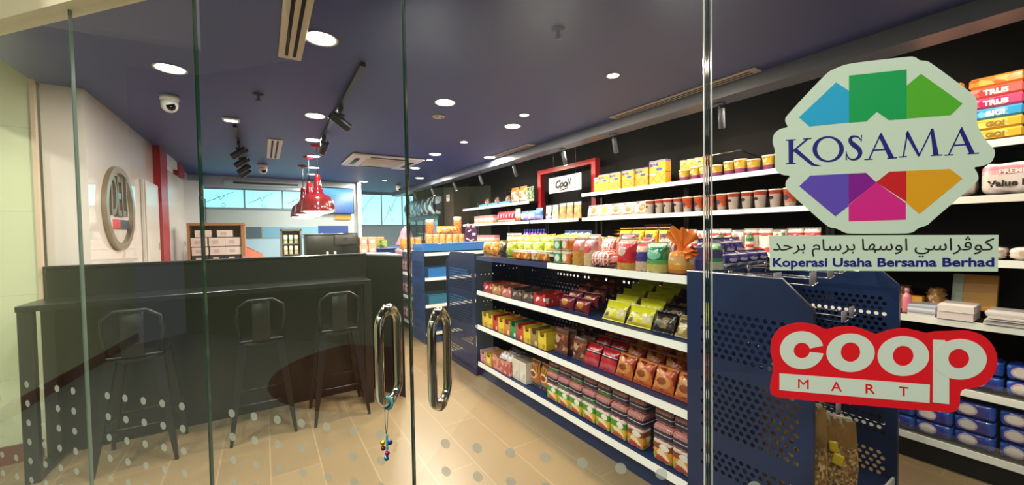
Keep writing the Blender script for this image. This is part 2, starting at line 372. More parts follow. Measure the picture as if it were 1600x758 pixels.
# string of bells on the first handle
kc = thing('bell_charm', 'blue green braided cord with small coloured bells hung on door handle', 'charm', GP(s1, zb1, .0))
Mk = T(*(-kc.location)) @ frame(GP(s1, zb1), GV, Vector((0, 0, 1)), -GN)
cordm = mat('braid_teal', '#4f9fa6', .7); thin = mat('grey_cord', '#7d8a8a', .7)
MB().tube([(.001+.02*math.cos(a*PI/8), .0+.021*math.sin(a*PI/8), .02) for a in range(16)], .006, 6, closed=True, M=Mk).build('knot', cordm, kc)
MB().tube([(-.006, -.015, .028), (-.004, -.07, .03), (.0, -.115, .03)], .0016, 5, M=Mk).tube([(.01, -.015, .028), (.006, -.07, .03), (.002, -.115, .03)], .0016, 5, M=Mk).build('cord_loop', thin, kc)
MB().tube([(.001+.002*(k % 2), -.115-.006*k, .03) for k in range(14)], [.004+.0012*(k % 2) for k in range(14)], 7, M=Mk).build('braid', cordm, kc)
for (x, y, c) in ((-.014, -.148, '#c9b43a'), (.018, -.142, '#2a4fa8'), (-.012, -.168, '#8a3a2a'), (.005, -.185, '#c22a86'), (.001, -.205, '#2b7f9e')):
    MB().lathe([(.0001, -.0095), (.005, -.008), (.009, -.003), (.0095, .0), (.009, .003), (.005, .008), (.0001, .0095)], 12, M=Mk @ T(x, y, .034)).build('bell', mat('bell_'+c[1:], c, .15, .8), kc)
# ------------------------------------------------------------------ stickers on the right pane
stick_bg = mat('sticker_pale', '#c6d4be', .5)
def px_poly(pts): return [ong(x, y) for x, y in pts]
LAYER = [0]
def decal(mb, poly, mi, lv): mb.prism(poly, .0072+.0004*lv, .0076+.0004*lv, mi, GM)
def z4(pts): return [(1200+x/3.99, y/3.99) for x, y in pts]
def z8(pts): return [(1200+x/3.99, 190+y/3.99) for x, y in pts]
def round_poly(pts, n=2):
    for _ in range(n):
        q = []
        for i in range(len(pts)):
            a, b = pts[i], pts[(i+1) % len(pts)]
            q += [(a[0]*.8+b[0]*.2, a[1]*.8+b[1]*.2), (a[0]*.2+b[0]*.8, a[1]*.2+b[1]*.8)]
        pts = q
    return pts
lg = thing('logo_sticker', 'large pale cut-out sticker with colourful faceted emblem and blue capital letters on glass', 'sticker', GP(.69, 1.75, -.007))
lgM = T(*(-lg.location))
def dbuild(name, polys, m, lv, parent, Mp):
    mb = MB()
    for p in polys: mb.prism(p, .0072+.0004*lv, .0075+.0004*lv, 0, Mp @ GM)
    return mb.build(name, m, parent)
blob = [(1226,183),(1290,115),(1302,109),(1322,101),(1418,90),(1427,91),(1434,96.5),(1446,97),(1458,105),(1512,145),(1522,155),(1523,168),(1522,180),(1523,197),(1537,222),(1549,233),(1551,241),(1546,254),(1531,260.5),(1517,262),(1523,270),(1525.5,279),(1521,287),(1453,345),(1446,352),(1432,356),(1424,363),(1412,365),(1325,365.4),(1316,363),(1305,357),(1295,356),(1284,348),(1230,300),(1225.5,291),(1226.5,283),(1234,275),(1220,274),(1210,267),(1209,258),(1210,237),(1205,222),(1208,209),(1218,202),(1230,200),(1225,191)]
dbuild('backing', [px_poly(round_poly(blob, 2))], stick_bg, 0, lg, lgM)
for nm, c, pts in (
    ('facet', '#1f9ec6', [(1246.4,184.7),(1304,130.3),(1324,143.4),(1324,192.5),(1262.7,198.8)]),
    ('facet', '#08984c', [(1324,119.8),(1413.5,110.3),(1413.5,187),(1386,189),(1367.4,176),(1351,191),(1324,193)]),
    ('facet', '#50a624', [(1413.5,135.3),(1435.6,117),(1500,163.4),(1482,181),(1413.5,186.7)]),
    ('facet', '#5b45a8', [(1247,291.5),(1264,275),(1323.6,272),(1323.6,322.3),(1303,338.4)]),
    ('facet', '#7d0f86', [(1323.6,272),(1350.4,270.7),(1366,285.2),(1323.6,320.3)]),
    ('facet', '#cf1f7e', [(1366,285.2),(1412.3,317.8),(1412.3,343.4),(1323.6,346),(1323.6,321)]),
    ('facet', '#c4161e', [(1366,285.2),(1386.7,269),(1413,267.7),(1413,315.5)]),
    ('facet', '#d9980f', [(1413,267.7),(1480.7,264.7),(1500,279.7),(1433,334.6),(1413,317)])):
    dbuild(nm, [px_poly(pts)], mat('facet_'+c[1:], c, .5), 1, lg, lgM)
ink = mat('sticker_navy_ink', '#171b72', .5)
def stroke(p, q, wp, wq):
    d = Vector((q[0]-p[0], q[1]-p[1])); n = Vector((-d.y, d.x)).normalized()
    return [(p[0]+n.x*wp/2, p[1]+n.y*wp/2), (q[0]+n.x*wq/2, q[1]+n.y*wq/2), (q[0]-n.x*wq/2, q[1]-n.y*wq/2), (p[0]-n.x*wp/2, p[1]-n.y*wp/2)]
def hbar(x0, x1, y, w=6, sl=-.06): return [(x0, y-w/2), (x1, y-w/2+sl*(x1-x0)), (x1, y+w/2+sl*(x1-x0)), (x0, y+w/2)]
LET = []                                                # strokes traced in the plane of the sticker
LET += [[(120,116),(151,115),(149,262),(122,265)], hbar(104,165,120), hbar(105,165,266), stroke((146,190),(238,112),9,11), hbar(212,262,112), [(150,186),(172,172),(250,240),(282,268),(326,279),(300,281),(262,276)]]
def ell(cx, cy, rx, ry, n=40, a0=0, a1=2*PI): return [(cx+rx*math.cos(a0+(a1-a0)*k/n), cy+ry*math.sin(a0+(a1-a0)*k/n)) for k in range(n+1)]
def ring(cx, cy, rx, ry, ix, iy, a0=0, a1=2*PI, n=40, dx=0, dy=0):
    o = ell(cx, cy, rx, ry, n, a0, a1); i = ell(cx+dx, cy+dy, ix, iy, n, a0, a1)
    return [[o[k], o[k+1], i[k+1], i[k]] for k in range(n)]
LET += ring(366, 175, 97, 80, 69, 70)
def smooth_line(P, ws, n=5):
    out, ow = [], []
    for i in range(len(P)-1):
        a, b, c, d = P[max(0, i-1)], P[i], P[i+1], P[min(len(P)-1, i+2)]
        for k in range(n):
            t = k/n; f = [.5*(2*b[q]+(c[q]-a[q])*t+(2*a[q]-5*b[q]+4*c[q]-d[q])*t*t+(3*b[q]-a[q]-3*c[q]+d[q])*t**3) for q in (0, 1)]
            out.append(tuple(f)); ow.append(ws[i]*(1-t)+ws[i+1]*t)
    return out+[P[-1]], ow+[ws[-1]]
def ribbon(pts, ws):
    out = []
    for k in range(len(pts)-1): out.append(stroke(pts[k], pts[k+1], ws[k], ws[k+1]))
    return out
LET += ribbon(*smooth_line([(568,122),(556,104),(535,96),(512,100),(502,116),(508,134),(528,152),(552,172),(564,196),(556,222),(534,238),(506,238),(490,226),(482,206)], [4,7,10,16,22,27,30,30,27,20,12,9,7,4])) + [stroke((572,88),(570,130),7,5), stroke((478,190),(478,242),5,8)]
LET += [stroke((692,80),(618,238),8,9), [(678,96),(694,72),(774,228),(742,232)], hbar(590,642,240), hbar(732,792,232), stroke((644,182),(728,177),8,8)]
LET += [stroke((858,64),(830,222),8,9), [(844,84),(858,58),(936,214),(922,222)], stroke((928,216),(1008,52),8,9), [(998,52),(1016,46),(1050,214),(1016,217)], hbar(804,852,224), hbar(1002,1072,215)]
LET += [stroke((1190,46),(1112,210),8,9), [(1176,62),(1192,36),(1272,202),(1240,206)], hbar(1084,1140,213), hbar(1228,1298,204), stroke((1142,152),(1226,146),8,8)]
dbuild('lettering', [px_poly(z8(p)) for p in LET], ink, 2, lg, lgM)
# cooperative name strip, two lines of writing
ns_ = thing('name_sticker', 'pale rectangular sticker with a line of Jawi script over blue letters', 'sticker', GP(.69, 1.47, -.007)); nM = T(*(-ns_.location))
dbuild('backing', [px_poly([(1200.5,368),(1556,367),(1555,424),(1201.5,422)])], stick_bg, 0, ns_, nM)
def glass_text(body, quad, m, parent, Mp, lv=2, bold=0, frac=1.0, name='lettering'):
    """lettering fitted into the quad (tl, tr, br, bl) on the glass"""
    vs, fs = textmesh(body, 1, 0, bold); xs = [v[0] for v in vs]; ys = [v[1] for v in vs]
    x0, x1, y0, y1 = min(xs), max(xs), min(ys), max(ys); q = px_poly(quad); out = []
    for v in vs:
        u, w = (v[0]-x0)/(x1-x0), (v[1]-y0)/(y1-y0)
        top = [q[0][k]*(1-u)+q[1][k]*u for k in (0, 1)]; bot = [q[3][k]*(1-u)+q[2][k]*u for k in (0, 1)]
        out.append((bot[0]*(1-w)+top[0]*w, bot[1]*(1-w)+top[1]*w, .0076+.0004*lv))
    return MB().add(out, fs, Mp @ GM).build(name, m, parent)
words = ['\uFEAA\uFEA3\uFEAE\uFE91', '\uFEE1\uFE8E\uFEB3\uFEAE\uFE91', '\uFE8E\uFEEC\uFEB3\uFEED\uFE8D', '\uFEF2\uFEB3\uFE8D\uFEAE\uFB6C\uFEEE\uFEDB']
wm = []; cx = 0
for wd in words:                                        # four words of one line, set side by side
    vs, fs = textmesh(wd, 1, align='LEFT'); x0 = min(v[0] for v in vs); x1 = max(v[0] for v in vs)
    wm.append(([(v[0]-x0+cx, v[1]) for v in vs], fs)); cx += x1-x0+.33
ally = [v[1] for vs, _ in wm for v in vs]; cx -= .33; y0, y1 = min(ally), max(ally); q = px_poly([(1206,372),(1549,369),(1549,402),(1206,401)])
for vs, fs in wm:
    out = []
    for x, y in vs:
        u, w = x/cx, (y-y0)/(y1-y0); tp = [q[0][k]*(1-u)+q[1][k]*u for k in (0, 1)]; bt2 = [q[3][k]*(1-u)+q[2][k]*u for k in (0, 1)]
        out.append((bt2[0]*(1-w)+tp[0]*w, bt2[1]*(1-w)+tp[1]*w, .0084))
    MB().add(out, fs, nM @ GM).build('script_word', mat('sticker_black_ink', '#101512', .5), ns_)
glass_text('Koperasi Usaha Bersama Berhad', [(1206,403),(1549,402),(1549,420.5),(1206,420.5)], ink, ns_, nM, bold=.028)
# red shop sticker
cs = thing('shop_sticker', 'red cut-out sticker with fat pale rounded letters and a white bar', 'sticker', GP(.67, 1.15, -.007)); cM = T(*(-cs.location))
sred = mat('sticker_red', '#dc121d', .5)
redp = [(1202,548),(1204,528),(1216,511),(1236,504),(1256,503),(1275,507),(1288,514.5),(1306,509),(1330,508),(1352,515),(1366,521.5),(1386,514),(1410,511),(1432,516),(1444,519.5),(1456,516.5),(1480,516),(1508,514.5),(1532,522),(1548,538),(1555,557),(1552,580),(1538,598),(1519,605),(1497,607),(1496,633),(1489,641.5),(1478,643),(1215,620.5),(1203,615),(1201.5,602),(1206,580),(1207,568)]
dbuild('backing', [px_poly(round_poly(redp, 2))], sred, 0, cs, cM)
pale = mat('sticker_letter_pale', '#d0d8c6', .5)
def pring(cx, cy, rx, ry, icx, icy, ix, iy, a0=0, a1=2*PI): return ring(cx, cy, rx, ry, ix, iy, a0, a1, 40, icx-cx, icy-cy)
COOP = pring(1251, 546, 34, 29.5, 1251, 546.5, 12.5, 12, .18, 2*PI-.24)
COOP += pring(1326.5, 550, 37.5, 30, 1326.5, 549, 15, 15) + pring(1408.3, 555, 40, 31, 1408, 554.7, 16, 15.5)
COOP += [[(1454.5,529.5),(1473,530.5),(1476,536),(1474,559),(1479.4,580),(1479.4,629.8),(1454,627)]]
BOWL = pring(1496, 560, 41.5, 31.5, 1494, 559, 16, 15)
dbuild('lettering', [px_poly(p) for p in COOP], pale, 1, cs, cM)
dbuild('letter_bowl', [px_poly(p) for p in BOWL], pale, 2, cs, cM)
dbuild('white_bar', [px_poly([(1216.3,582),(1449.4,599.4),(1448.9,628),(1216.3,608)])], pale, 1, cs, cM)
for ch, q in (('M', [(1245,590.5),(1261.5,591.8),(1261.5,606.4),(1245,605.2)]), ('A', [(1296,594.3),(1313,595.6),(1313,610.2),(1296,609)]), ('R', [(1349.5,598),(1364.5,599.2),(1364.5,614),(1349.5,612.8)]), ('T', [(1401.5,602),(1416,603.3),(1416,618),(1401.5,616.7)])):
    glass_text(ch, q, sred, cs, cM, 2, 0 if ch == 'M' else .012, name='small_letter')
# ------------------------------------------------------------------ ceiling fittings
def downlight(name, x, y, r, mt, power, col, label, group, glow=.6):
    t = thing(name, label, 'ceiling light', (x, y, CEIL), 0, group)
    MB().lathe([(r*1.0, -.001), (r*1.16, -.006), (r*1.2, -.0005), (r*1.0, -.0004)], 28).build('trim_ring', white_p, t)
    MB().lathe([(.0001, -.003), (r*1.0, -.003), (r*1.0, -.0006), (.0001, -.0006)], 28).build('diffuser', mt, t)
    area(name+'_light', (x, y, CEIL-.012), r*2, power, col)
    return t
GL = 'round white downlights in the navy ceiling'
BIGS = [(.32,2.55,'large round downlight in the ceiling, closest to the glass doors'), (-.5,3.52,'large round downlight above the dome camera near the white wall'),
 (.46,4.22,'large round downlight behind the black spotlight track'), (.55,5.31,'large round downlight beside the lit end of the spotlight track'),
 (.66,6.39,'large round downlight over the second red pendant lamp'), (.77,7.48,'large round downlight over the third red pendant lamp'), (.83,8.3,'large round downlight behind the red pendants, last before the deli wall'),
 (1.39,3.24,'large round downlight beside the small speaker disc, over the aisle'), (2.33,3.6,'large round downlight over the gondola, next to a small warm spot'),
 (2.16,5.43,'large round downlight just past the ceiling cassette corner'), (2.3,6.75,'large round downlight over the aisle, second past the ceiling cassette'),
 (2.79,7.9,'large round downlight over the aisle, third past the ceiling cassette'), (1.9,9.0,'large round downlight near the edge of the deli back wall'), (2.98,5.27,'large round downlight at the far end of the long ceiling diffuser by the bulkhead')]
for x, y, lb in BIGS: downlight('round_downlight', x, y, .08, lamp_white, BIG_W, (1, .97, .92), lb, GL)
SM = [(2.23,2.06,'small bright warm spot in the ceiling, closest to the glass'), (2.21,3.2,'small warm ceiling spot, second from the glass'), (2.19,4.53,'small warm ceiling spot, third from the glass'), (2.25,5.9,'small warm ceiling spot, fourth from the glass'), (2.25,8.6,'small ceiling spot near the far windows')]
for x, y, lb in SM: downlight('recessed_spot', x, y, .042, lamp_warm, SPOT_W, (1, .80, .58), lb, 'small warm spots over the gondola')
gt = mat('grille_white', '#d9c6ad', .45); slot = mat('slot_black', '#0d0c0b', .7)
def diffuser(label, x0, y0, x1, y1):
    t = thing('slot_diffuser', label, 'air vent', ((x0+x1)/2, (y0+y1)/2, CEIL)); w, d = (x1-x0)/2, (y1-y0)/2
    MB().rbox(-w, -d, -.012, w, d, -.0005, .004, 1, smooth=False).build('frame', gt, t)
    for sx in (-.34, .34):
        MB().box(sx*w-.14*w, -d+.05, -.0135, sx*w+.14*w, d-.05, -.010).build('slot', slot, t)
diffuser('long two-slot ceiling diffuser over the bar table near the doors', .115, 1.9, .245, 2.92)
diffuser('short two-slot ceiling diffuser between the spotlight track and dome camera', .08, 5.46, .24, 6.8)
diffuser('very long two-slot ceiling diffuser beside the bulkhead near the doors', 2.99, 1.43, 3.10, 2.83)
diffuser('two-slot ceiling diffuser beside the bulkhead further into the shop', 2.95, 4.2, 3.07, 5.15)
# cassette air conditioner
ac = thing('ceiling_cassette', 'large square white ceiling air conditioner cassette with grille', 'air conditioner', (1.62, 6.33, CEIL))
MB().rbox(-.52, -.5, -.035, .52, .5, -.001, .03, 3).build('body', mat('cassette_white', '#e9dfd2', .4), ac)
MB().rbox(-.28, -.28, -.045, .28, .28, -.03, .01, 2).build('intake_grille', mat('cassette_grille', '#cdbb9f', .5), ac)
for a in range(4):
    MB().rbox(-.26, -.44, -.042, .26, -.37, -.034, .004, 1, M=RZ(a*PI/2)).build('louvre', mat('louvre_dark', '#2c2620', .5), ac)
def track(label, x, y0, y1, heads, dx=0):
    t = thing('spotlight_track', label, 'track light', (x, (y0+y1)/2, CEIL)); h = (y1-y0)/2
    MB().box(-.017, -h, -.03, .017, h, -.001, M=RZ(dx)).build('rail', mat('track_black', '#191919', .35), t)
    for hy, yaw, lit in heads:
        M = RZ(dx) @ T(0, hy-(y0+y1)/2, 0)
        hd = MB().rbox(-.02, -.05, -.06, .02, .05, -.028, .004, 1, M=M).tube([(0, 0, -.055), (0, 0, -.12)], .008, 6, M=M)
        hd.rbox(-.035, -.03, -.12, .035, .03, -.085, .004, 1, M=M)
        o = hd.build('bracket', black_m, t)
        Mc = M @ T(0, 0, -.15) @ RZ(yaw) @ RX(math.radians(62))
        MB().lathe([(.0001, -.095), (.036, -.095), (.04, -.09), (.04, .09), (.036, .095), (.034, .085), (.0001, .085)], 18, M=Mc).build('spot_head', mat('spot_black', '#17181a', .35), t)
        if lit:
            MB().lathe([(.0001, -.099), (.033, -.099), (.033, -.0955), (.0001, -.0955)], 14, M=Mc).build('lamp', lamp_warm, t)
track('black ceiling spotlight track with two heads, over the bar table', .61, 2.75, 5.2, [(3.75, -1.2, False), (4.95, .1, True)], -.01)
track('black ceiling spotlight track with four heads, near the deli wall', -.21, 4.95, 7.9, [(5.75, 1.0, False), (6.45, 1.0, False), (7.1, .9, False), (7.6, .7, False)])
# slim spots under the bulkhead
for i, (x, y, lit) in enumerate([(3.24,1.83,0), (3.24,3.0,0), (3.24,3.85,1), (3.24,5.0,0), (3.24,6.1,0), (3.24,7.2,1), (3.24,8.4,1), (3.24,9.6,0)]):
    t = thing('bulkhead_spot', 'slim grey spotlight hung under the bulkhead, %s from the glass' % ORD[i], 'spotlight', (x, y, 2.645), 0, 'slim spotlights under the bulkhead')
    MB().rbox(-.02, -.045, -.02, .02, .045, -.0005, .003, 1).tube([(0, 0, -.01), (0, 0, -.06)], .006, 6).build('mount', mat('spot_grey', '#55585f', .4), t)
    Mc = T(.02, -.01, -.12) @ RY(-.45) @ RX(.2)
    MB().lathe([(.0001, -.09), (.022, -.09), (.026, -.085), (.026, .075), (.0001, .085)], 14, M=Mc).build('spot_head', MATS['spot_grey'], t)
    if lit: MB().lathe([(.0001, -.093), (.019, -.093), (.019, -.0895), (.0001, -.0895)], 12, M=Mc).build('lamp', lamp_warm, t)
for y in (.35, 1.6): area('aisle_fill', (3.3, y, 2.62), .06, 9, (1, .84, .66))  # added fill light for the dim right aisle, no fitting of its own
for y in (1.0, 2.4, 3.8, 5.2, 6.6): area('shelf_spot', (3.27, y, 2.62), .06, 16*SHELF_W, (1, .84, .66), (0, math.radians(-28), 0))
cw = mat('camera_white', '#e9e3da', .35); lens = mat('lens_black', '#0a0a0c', .1)
def dome(label, x, y, s=1):
    t = thing('dome_camera', label, 'security camera', (x, y, CEIL))
    MB().lathe([(.055*s, -.0005), (.055*s, -.03*s), (.05*s, -.035*s), (.0001, -.036*s)], 24).build('base', cw, t)
    MB().lathe([(.047*s, -.034*s), (.05*s, -.06*s), (.046*s, -.085*s), (.034*s, -.105*s), (.016*s, -.115*s), (.0001, -.117*s)], 24).build('eyeball', cw, t)
    Ml = T(.012*s, -.03*s, -.084*s) @ RX(math.radians(68))
    MB().lathe([(.0001, -.014), (.024*s, -.012), (.027*s, 0), (.025*s, .02), (.0001, .025)], 18, M=Ml).build('lens', lens, t)
dome('white dome camera on the ceiling near the glass, closest to the white wall', -.61, 4.2, 1.15)
dome('white dome camera on the ceiling in front of the deli back wall', .03, 7.5, 1.3)
dome('dark-lensed dome camera on the ceiling near the far windows', 2.75, 9.3, 1.2)
def disc(name, label, cat, x, y, prof, m):
    t = thing(name, label, cat, (x, y, CEIL)); MB().lathe(prof, 22).build('body', m, t); return t
sd = disc('ceiling_speaker', 'small round cream disc with two dark holes on ceiling over the aisle', 'speaker', 1.49, 3.64, [(.0001, -.018), (.055, -.016), (.062, -.008), (.062, -.0005)], mat('disc_cream', '#d8c2ad', .5))
for x in (-.02, .03): MB().lathe([(.0001, -.020), (.009, -.020), (.009, -.016), (.0001, -.016)], 10, M=T(x, -.01, 0)).build('hole', slot, sd)
for x, y, lb in ((0, 3.8, 'small dark ceiling sprinkler between the dome camera and the spotlight track'), (1.45, 1.75, 'small dark ceiling sprinkler closest to the glass, over the aisle')):
    t = thing('sprinkler', lb, 'sprinkler', (x, y, CEIL))
    MB().lathe([(.04, -.0005), (.036, -.01), (.012, -.014), (.012, -.045), (.0001, -.046)], 14).build('body', mat('sprinkler_dark', '#3a3a48', .5), t)
    MB().lathe([(.0001, -.055), (.022, -.054), (.022, -.05), (.0001, -.049)], 12).build('deflector', MATS['sprinkler_dark'], t)
em = thing('emergency_light', 'small lit rectangular emergency light flush in the navy ceiling', 'emergency light', (-.23, 4.73, CEIL))
MB().rbox(-.07, -.06, -.02, .07, .06, -.0005, .004, 1).build('housing', white_p, em)
for dy in (-.025, .025): MB().box(-.052, dy-.016, -.0215, .052, dy+.016, -.0195).build('tube', emit('emergency_glow', '#ffeedd', 4), em)
# red pendants
pend_in = mat('pendant_inside', '#f6e6d6', .5)
for (x, y, lb) in ((.62,5.63,'red metal dome pendant lamp, nearest of the three'), (.60,6.5,'red metal dome pendant lamp, middle of the three'), (.59,7.4,'red metal dome pendant lamp, furthest of the three')):
    t = thing('pendant_lamp', lb, 'pendant lamp', (x, y, CEIL), 0, 'red pendants over the deli counter')
    MB().lathe([(.0001, -.03), (.03, -.03), (.07, -.012), (.075, -.0005)], 22).build('canopy', red_p, t)
    MB().tube([(0, 0, -.02), (0, 0, -.40)], .006, 6).build('cable', black_m, t)
    MB().lathe([(.02, -.36), (.035, -.38), (.04, -.46), (.048, -.50), (.045, -.55), (.062, -.565), (.062, -.60), (.075, -.62), (.125, -.645), (.165, -.685), (.186, -.735), (.196, -.80), (.200, -.845), (.207, -.85), (.196, -.85), (.19, -.80), (.178, -.735), (.155, -.69), (.11, -.655), (.0001, -.64)], 36).build('lamp_shade', mat('pendant_red', '#6e131c', .18, coat=.5), t)
    MB().lathe([(.0001, -.885), (.07, -.882), (.13, -.872), (.175, -.855), (.183, -.84), (.183, -.80), (.0001, -.79)], 28).build('diffuser', emit('pendant_glow', '#fff1df', 5), t)
    area('pendant_light', (x, y, CEIL-.90), .3, 10, (1, .88, .74))
# ------------------------------------------------------------------ bar partition, bar table, stools
bp = mat('bar_black_laminate', '#0d0e0e', .32, coat=.1)
pt = thing('bar_partition', 'glossy black chest-high partition closing off the deli counter', 'partition', (-.2, 4.28, 0))
MB().rbox(-1.14, -.07, 0, 1.09, .0, 1.38, .004, 1, smooth=False).build('front_panel', bp, pt)
MB().rbox(-1.15, -.08, 1.38, 1.10, .03, 1.40, .004, 1, smooth=False).build('top_cap', bp, pt)
pe = thing('counter_end_block', 'black end block of the counter with white edge strip, beside the aisle', 'counter', (1.02, 3.98, 0))
A, B_ = (.90-1.02, 4.20-3.98), (1.13-1.02, 3.74-3.98)
MB().prism([A, B_, (B_[0]+.02, B_[1]+.55), (A[0], A[1]+.3)], 0, 1.38).build('body', bp, pe)
MB().prism([A, B_, (B_[0]+.02, B_[1]+.55), (A[0], A[1]+.3)], 1.38, 1.395).build('top', mat('counter_top_grey', '#9aa7b4', .25), pe)
tb = thing('bar_table', 'long narrow black bar table on flat steel legs against the partition', 'table', (-.3, 3.98, 0))
tbm = mat('table_black', '#0f1010', .3, coat=.1)
MB().rbox(-1.05, -.18, 1.13, 1.15, .2, 1.17, .004, 1, smooth=False).build('table_top', tbm, tb)
for x in (-1.01, 1.115):
    MB().rbox(x-.035, -.175, 0, x+.035, -.125, 1.13, .003, 1, smooth=False).build('leg', tbm, tb)
    MB().rbox(x-.035, .14, .04, x+.035, .19, 1.13, .003, 1, smooth=False).build('leg', tbm, tb)
    MB().rbox(x-.035, -.125, 0, x+.035, .19, .04, .003, 1, smooth=False).build('foot_bar', tbm, tb)
def stool(x, y, label):
    t = thing('bar_stool', label, 'bar stool', (x, y, 0), 0, 'black metal stools at the bar table'); m = mat('stool_black', '#0b0b0b', .4)
    MB().rbox(-.15, -.15, .76, .15, .15, .78, .03, 3).rbox(-.14, -.14, .72, .14, .14, .765, .02, 2).build('seat', m, t)
    MB().tube([(-.14, -.13, .77), (-.16, -.17, .95), (-.15, -.19, 1.05), (-.08, -.21, 1.10), (.08, -.21, 1.10), (.15, -.19, 1.05), (.16, -.17, .95), (.14, -.13, .77)], .011, 8).rbox(-.06, -.19, .78, .06, -.183, 1.09, .003, 1, M=T(0, .0, 0)).build('backrest', m, t)
    for sx in (-1, 1):
        for sy in (-1, 1):
            l = MB(); vs = []
            for k, (s, w) in enumerate(((.125, .06), (.185, .04), (.215, .02))):
                z = (.75, .25, .0)[k]
                vs += [(sx*s-w/2, sy*s-w/2, z), (sx*s+w/2, sy*s-w/2, z), (sx*s+w/2, sy*s+w/2, z), (sx*s-w/2, sy*s+w/2, z)]
            fs = [(0,1,2,3), (11,10,9,8)]
            for k in (0, 4): fs += [(k+q, k+4+q, k+4+(q+1) % 4, k+(q+1) % 4) for q in range(4)]
            l.add(vs, fs).build('leg', m, t)
    MB().tube([(-.18, -.18, .28), (.18, -.18, .28), (.18, .18, .28), (-.18, .18, .28)], .009, 6, closed=True).build('footrest', m, t)
stool(-.78, 3.86, 'black metal bar stool at the table, next to the table leg by the tiled wall')
stool(-.03, 3.82, 'black metal bar stool, middle one at the long bar table')
stool(.54, 3.80, 'black metal bar stool at the table end nearest the aisle')
# ------------------------------------------------------------------ deli sign: steel ring, raised letters, two colour chips
dl = thing('oval_sign', 'oval bronze ring with raised capital letters and coloured bars on white wall', 'wall sign', (-1.13, 5.02, 1.87))
Ms = frame((0, 0, 0), (0, 1, 0), (0, 0, 1), (1, 0, 0))
rg = MB(); n = 64
for k in range(n):
    a, b = 2*PI*k/n, 2*PI*(k+1)/n
    def P(a, r, z): return ((.43*r)*math.cos(a), (.385*r)*math.sin(a), z)
    vs = [P(a,1,.0005), P(b,1,.0005), P(b,1,.035), P(a,1,.035), P(a,.85,.0005), P(b,.85,.0005), P(b,.85,.035), P(a,.85,.035)]
    rg.add(vs, [(0,1,2,3), (3,2,6,7), (7,6,5,4)], Ms)
rg.build('ring', brass, dl)
for k, chh in enumerate('DELI'):
    vs, fs = textmesh(chh, .52, .012, .004, squash=.5); MB().add(vs, fs, Ms @ T((-.20, -.055, .075, .175)[k], .09, .02)).build('letter', mat('sign_bronze', '#7d6650', .3, .7), dl)
for x0, x1, c in ((-.29, -.20, '#d8c6bd'), (-.20, .03, '#c4232b'), (.03, .30, '#2b3146')):
    MB().box(x0, -.185, .001, x1, -.10, .012, M=Ms).build('colour_bar', mat('bar_'+c[1:], c, .3), dl)
# deli side: tall white cupboards and a glass fronted cooler against the left wall
def cupboard(label, y0, y1, z1):
    t = thing('wall_cupboard_front', label, 'cupboard', (-1.128, (y0+y1)/2, 0)); h = (y1-y0)/2
    MB().rbox(0, -h, 0, .03, h, z1, .004, 1, smooth=False).build('carcass', mat('cupboard_beige', '#cfc5b8', .3), t)
    MB().rbox(.031, -h+.02, .08, .045, h-.012, z1-.012, .004, 1, smooth=False).build('door', mat('cupboard_door', '#d6ccbf', .25), t)
    MB().box(.046, h-.09, 1.45, .058, h-.06, 1.53).build('handle', steel, t)
cupboard('tall plain beige cupboard front before the first red post', 5.86, 6.50, 2.25)
cupboard('tall plain beige cupboard front between first red post and glass cooler', 6.98, 8.38, 2.55)
cl = thing('glass_cooler', 'tall white display cooler with glass door beside the deli back wall', 'fridge', (-1.0, 8.85, 0))
MB().box(-.12, -.36, 0, .1, -.33, 2.55).box(-.12, .33, 0, .1, .36, 2.55).box(-.12, -.33, 2.3, .1, .33, 2.55).box(-.12, -.33, 0, .1, .33, .15).box(-.12, -.33, .15, -.09, .33, 2.3).build('cabinet', mat('cooler_white', '#e6e9e8', .3), cl)
MB().box(.10, -.35, .16, .118, .35, 2.28).build('glass_door', glass_s, cl)
MB().box(.1, -.36, .14, .125, -.32, 2.3).box(.1, .32, .14, .125, .36, 2.3).box(.1, -.02, .14, .125, .02, 2.3).build('door_frame', mat('cooler_frame', '#56636a', .4), cl)
for z in (.6, 1.05, 1.5, 1.95): MB().box(-.085, -.32, z, .08, .32, z+.015).build('shelf', steel, cl)
# deli counter with machine, cases, boxes
dc = thing('deli_counter', 'dark deli service counter behind the black partition', 'counter', (.25, 6.3, 0))
MB().rbox(-1.0, -.35, 0, 1.2, .35, 1.12, .01, 1, smooth=False).build('body', bp, dc); MB().rbox(-1.02, -.37, 1.12, 1.21, .37, 1.16, .008, 1).build('worktop', mat('worktop_dark', '#24262a', .3), dc)
cm = thing('coffee_machine', 'bulky black coffee machine back behind the partition', 'coffee machine', (.84, 6.25, 1.16))
mk = mat('machine_black', '#161813', .35)
MB().rbox(-.34, -.2, 0, .12, .2, .44, .012, 2).build('body', mk, cm); MB().rbox(-.36, -.22, .44, .14, .22, .455, .005, 1).build('top_tray', mat('machine_trim', '#8d8f80', .3, .6), cm)
MB().rbox(.12, -.2, 0, .34, .2, .46, .012, 2).build('grinder', mat('grinder_black', '#1b1c1d', .3), cm)
MB().rbox(.02, -.235, .29, .3, -.2, .43, .008, 2).build('display', mat('machine_display', '#3a3a38', .3), cm)
vs, fs = textmesh('10', .06, .001, .002); MB().add(vs, fs, T(.16, -.237, .37) @ RX(PI/2)).build('digits', black_m, cm)
for x in (-.08, .02): MB().rbox(x-.015, -.24, .08, x+.015, -.2, .2, .004, 1).build('nozzle', mat('nozzle_pale', '#a9a390', .4), cm)
MB().rbox(-.05, -.225, .0, .0, -.2, .13, .004, 1).build('spout', MATS['nozzle_pale'], cm)
bx = mat('pink_carton', '#d8a088', .6)
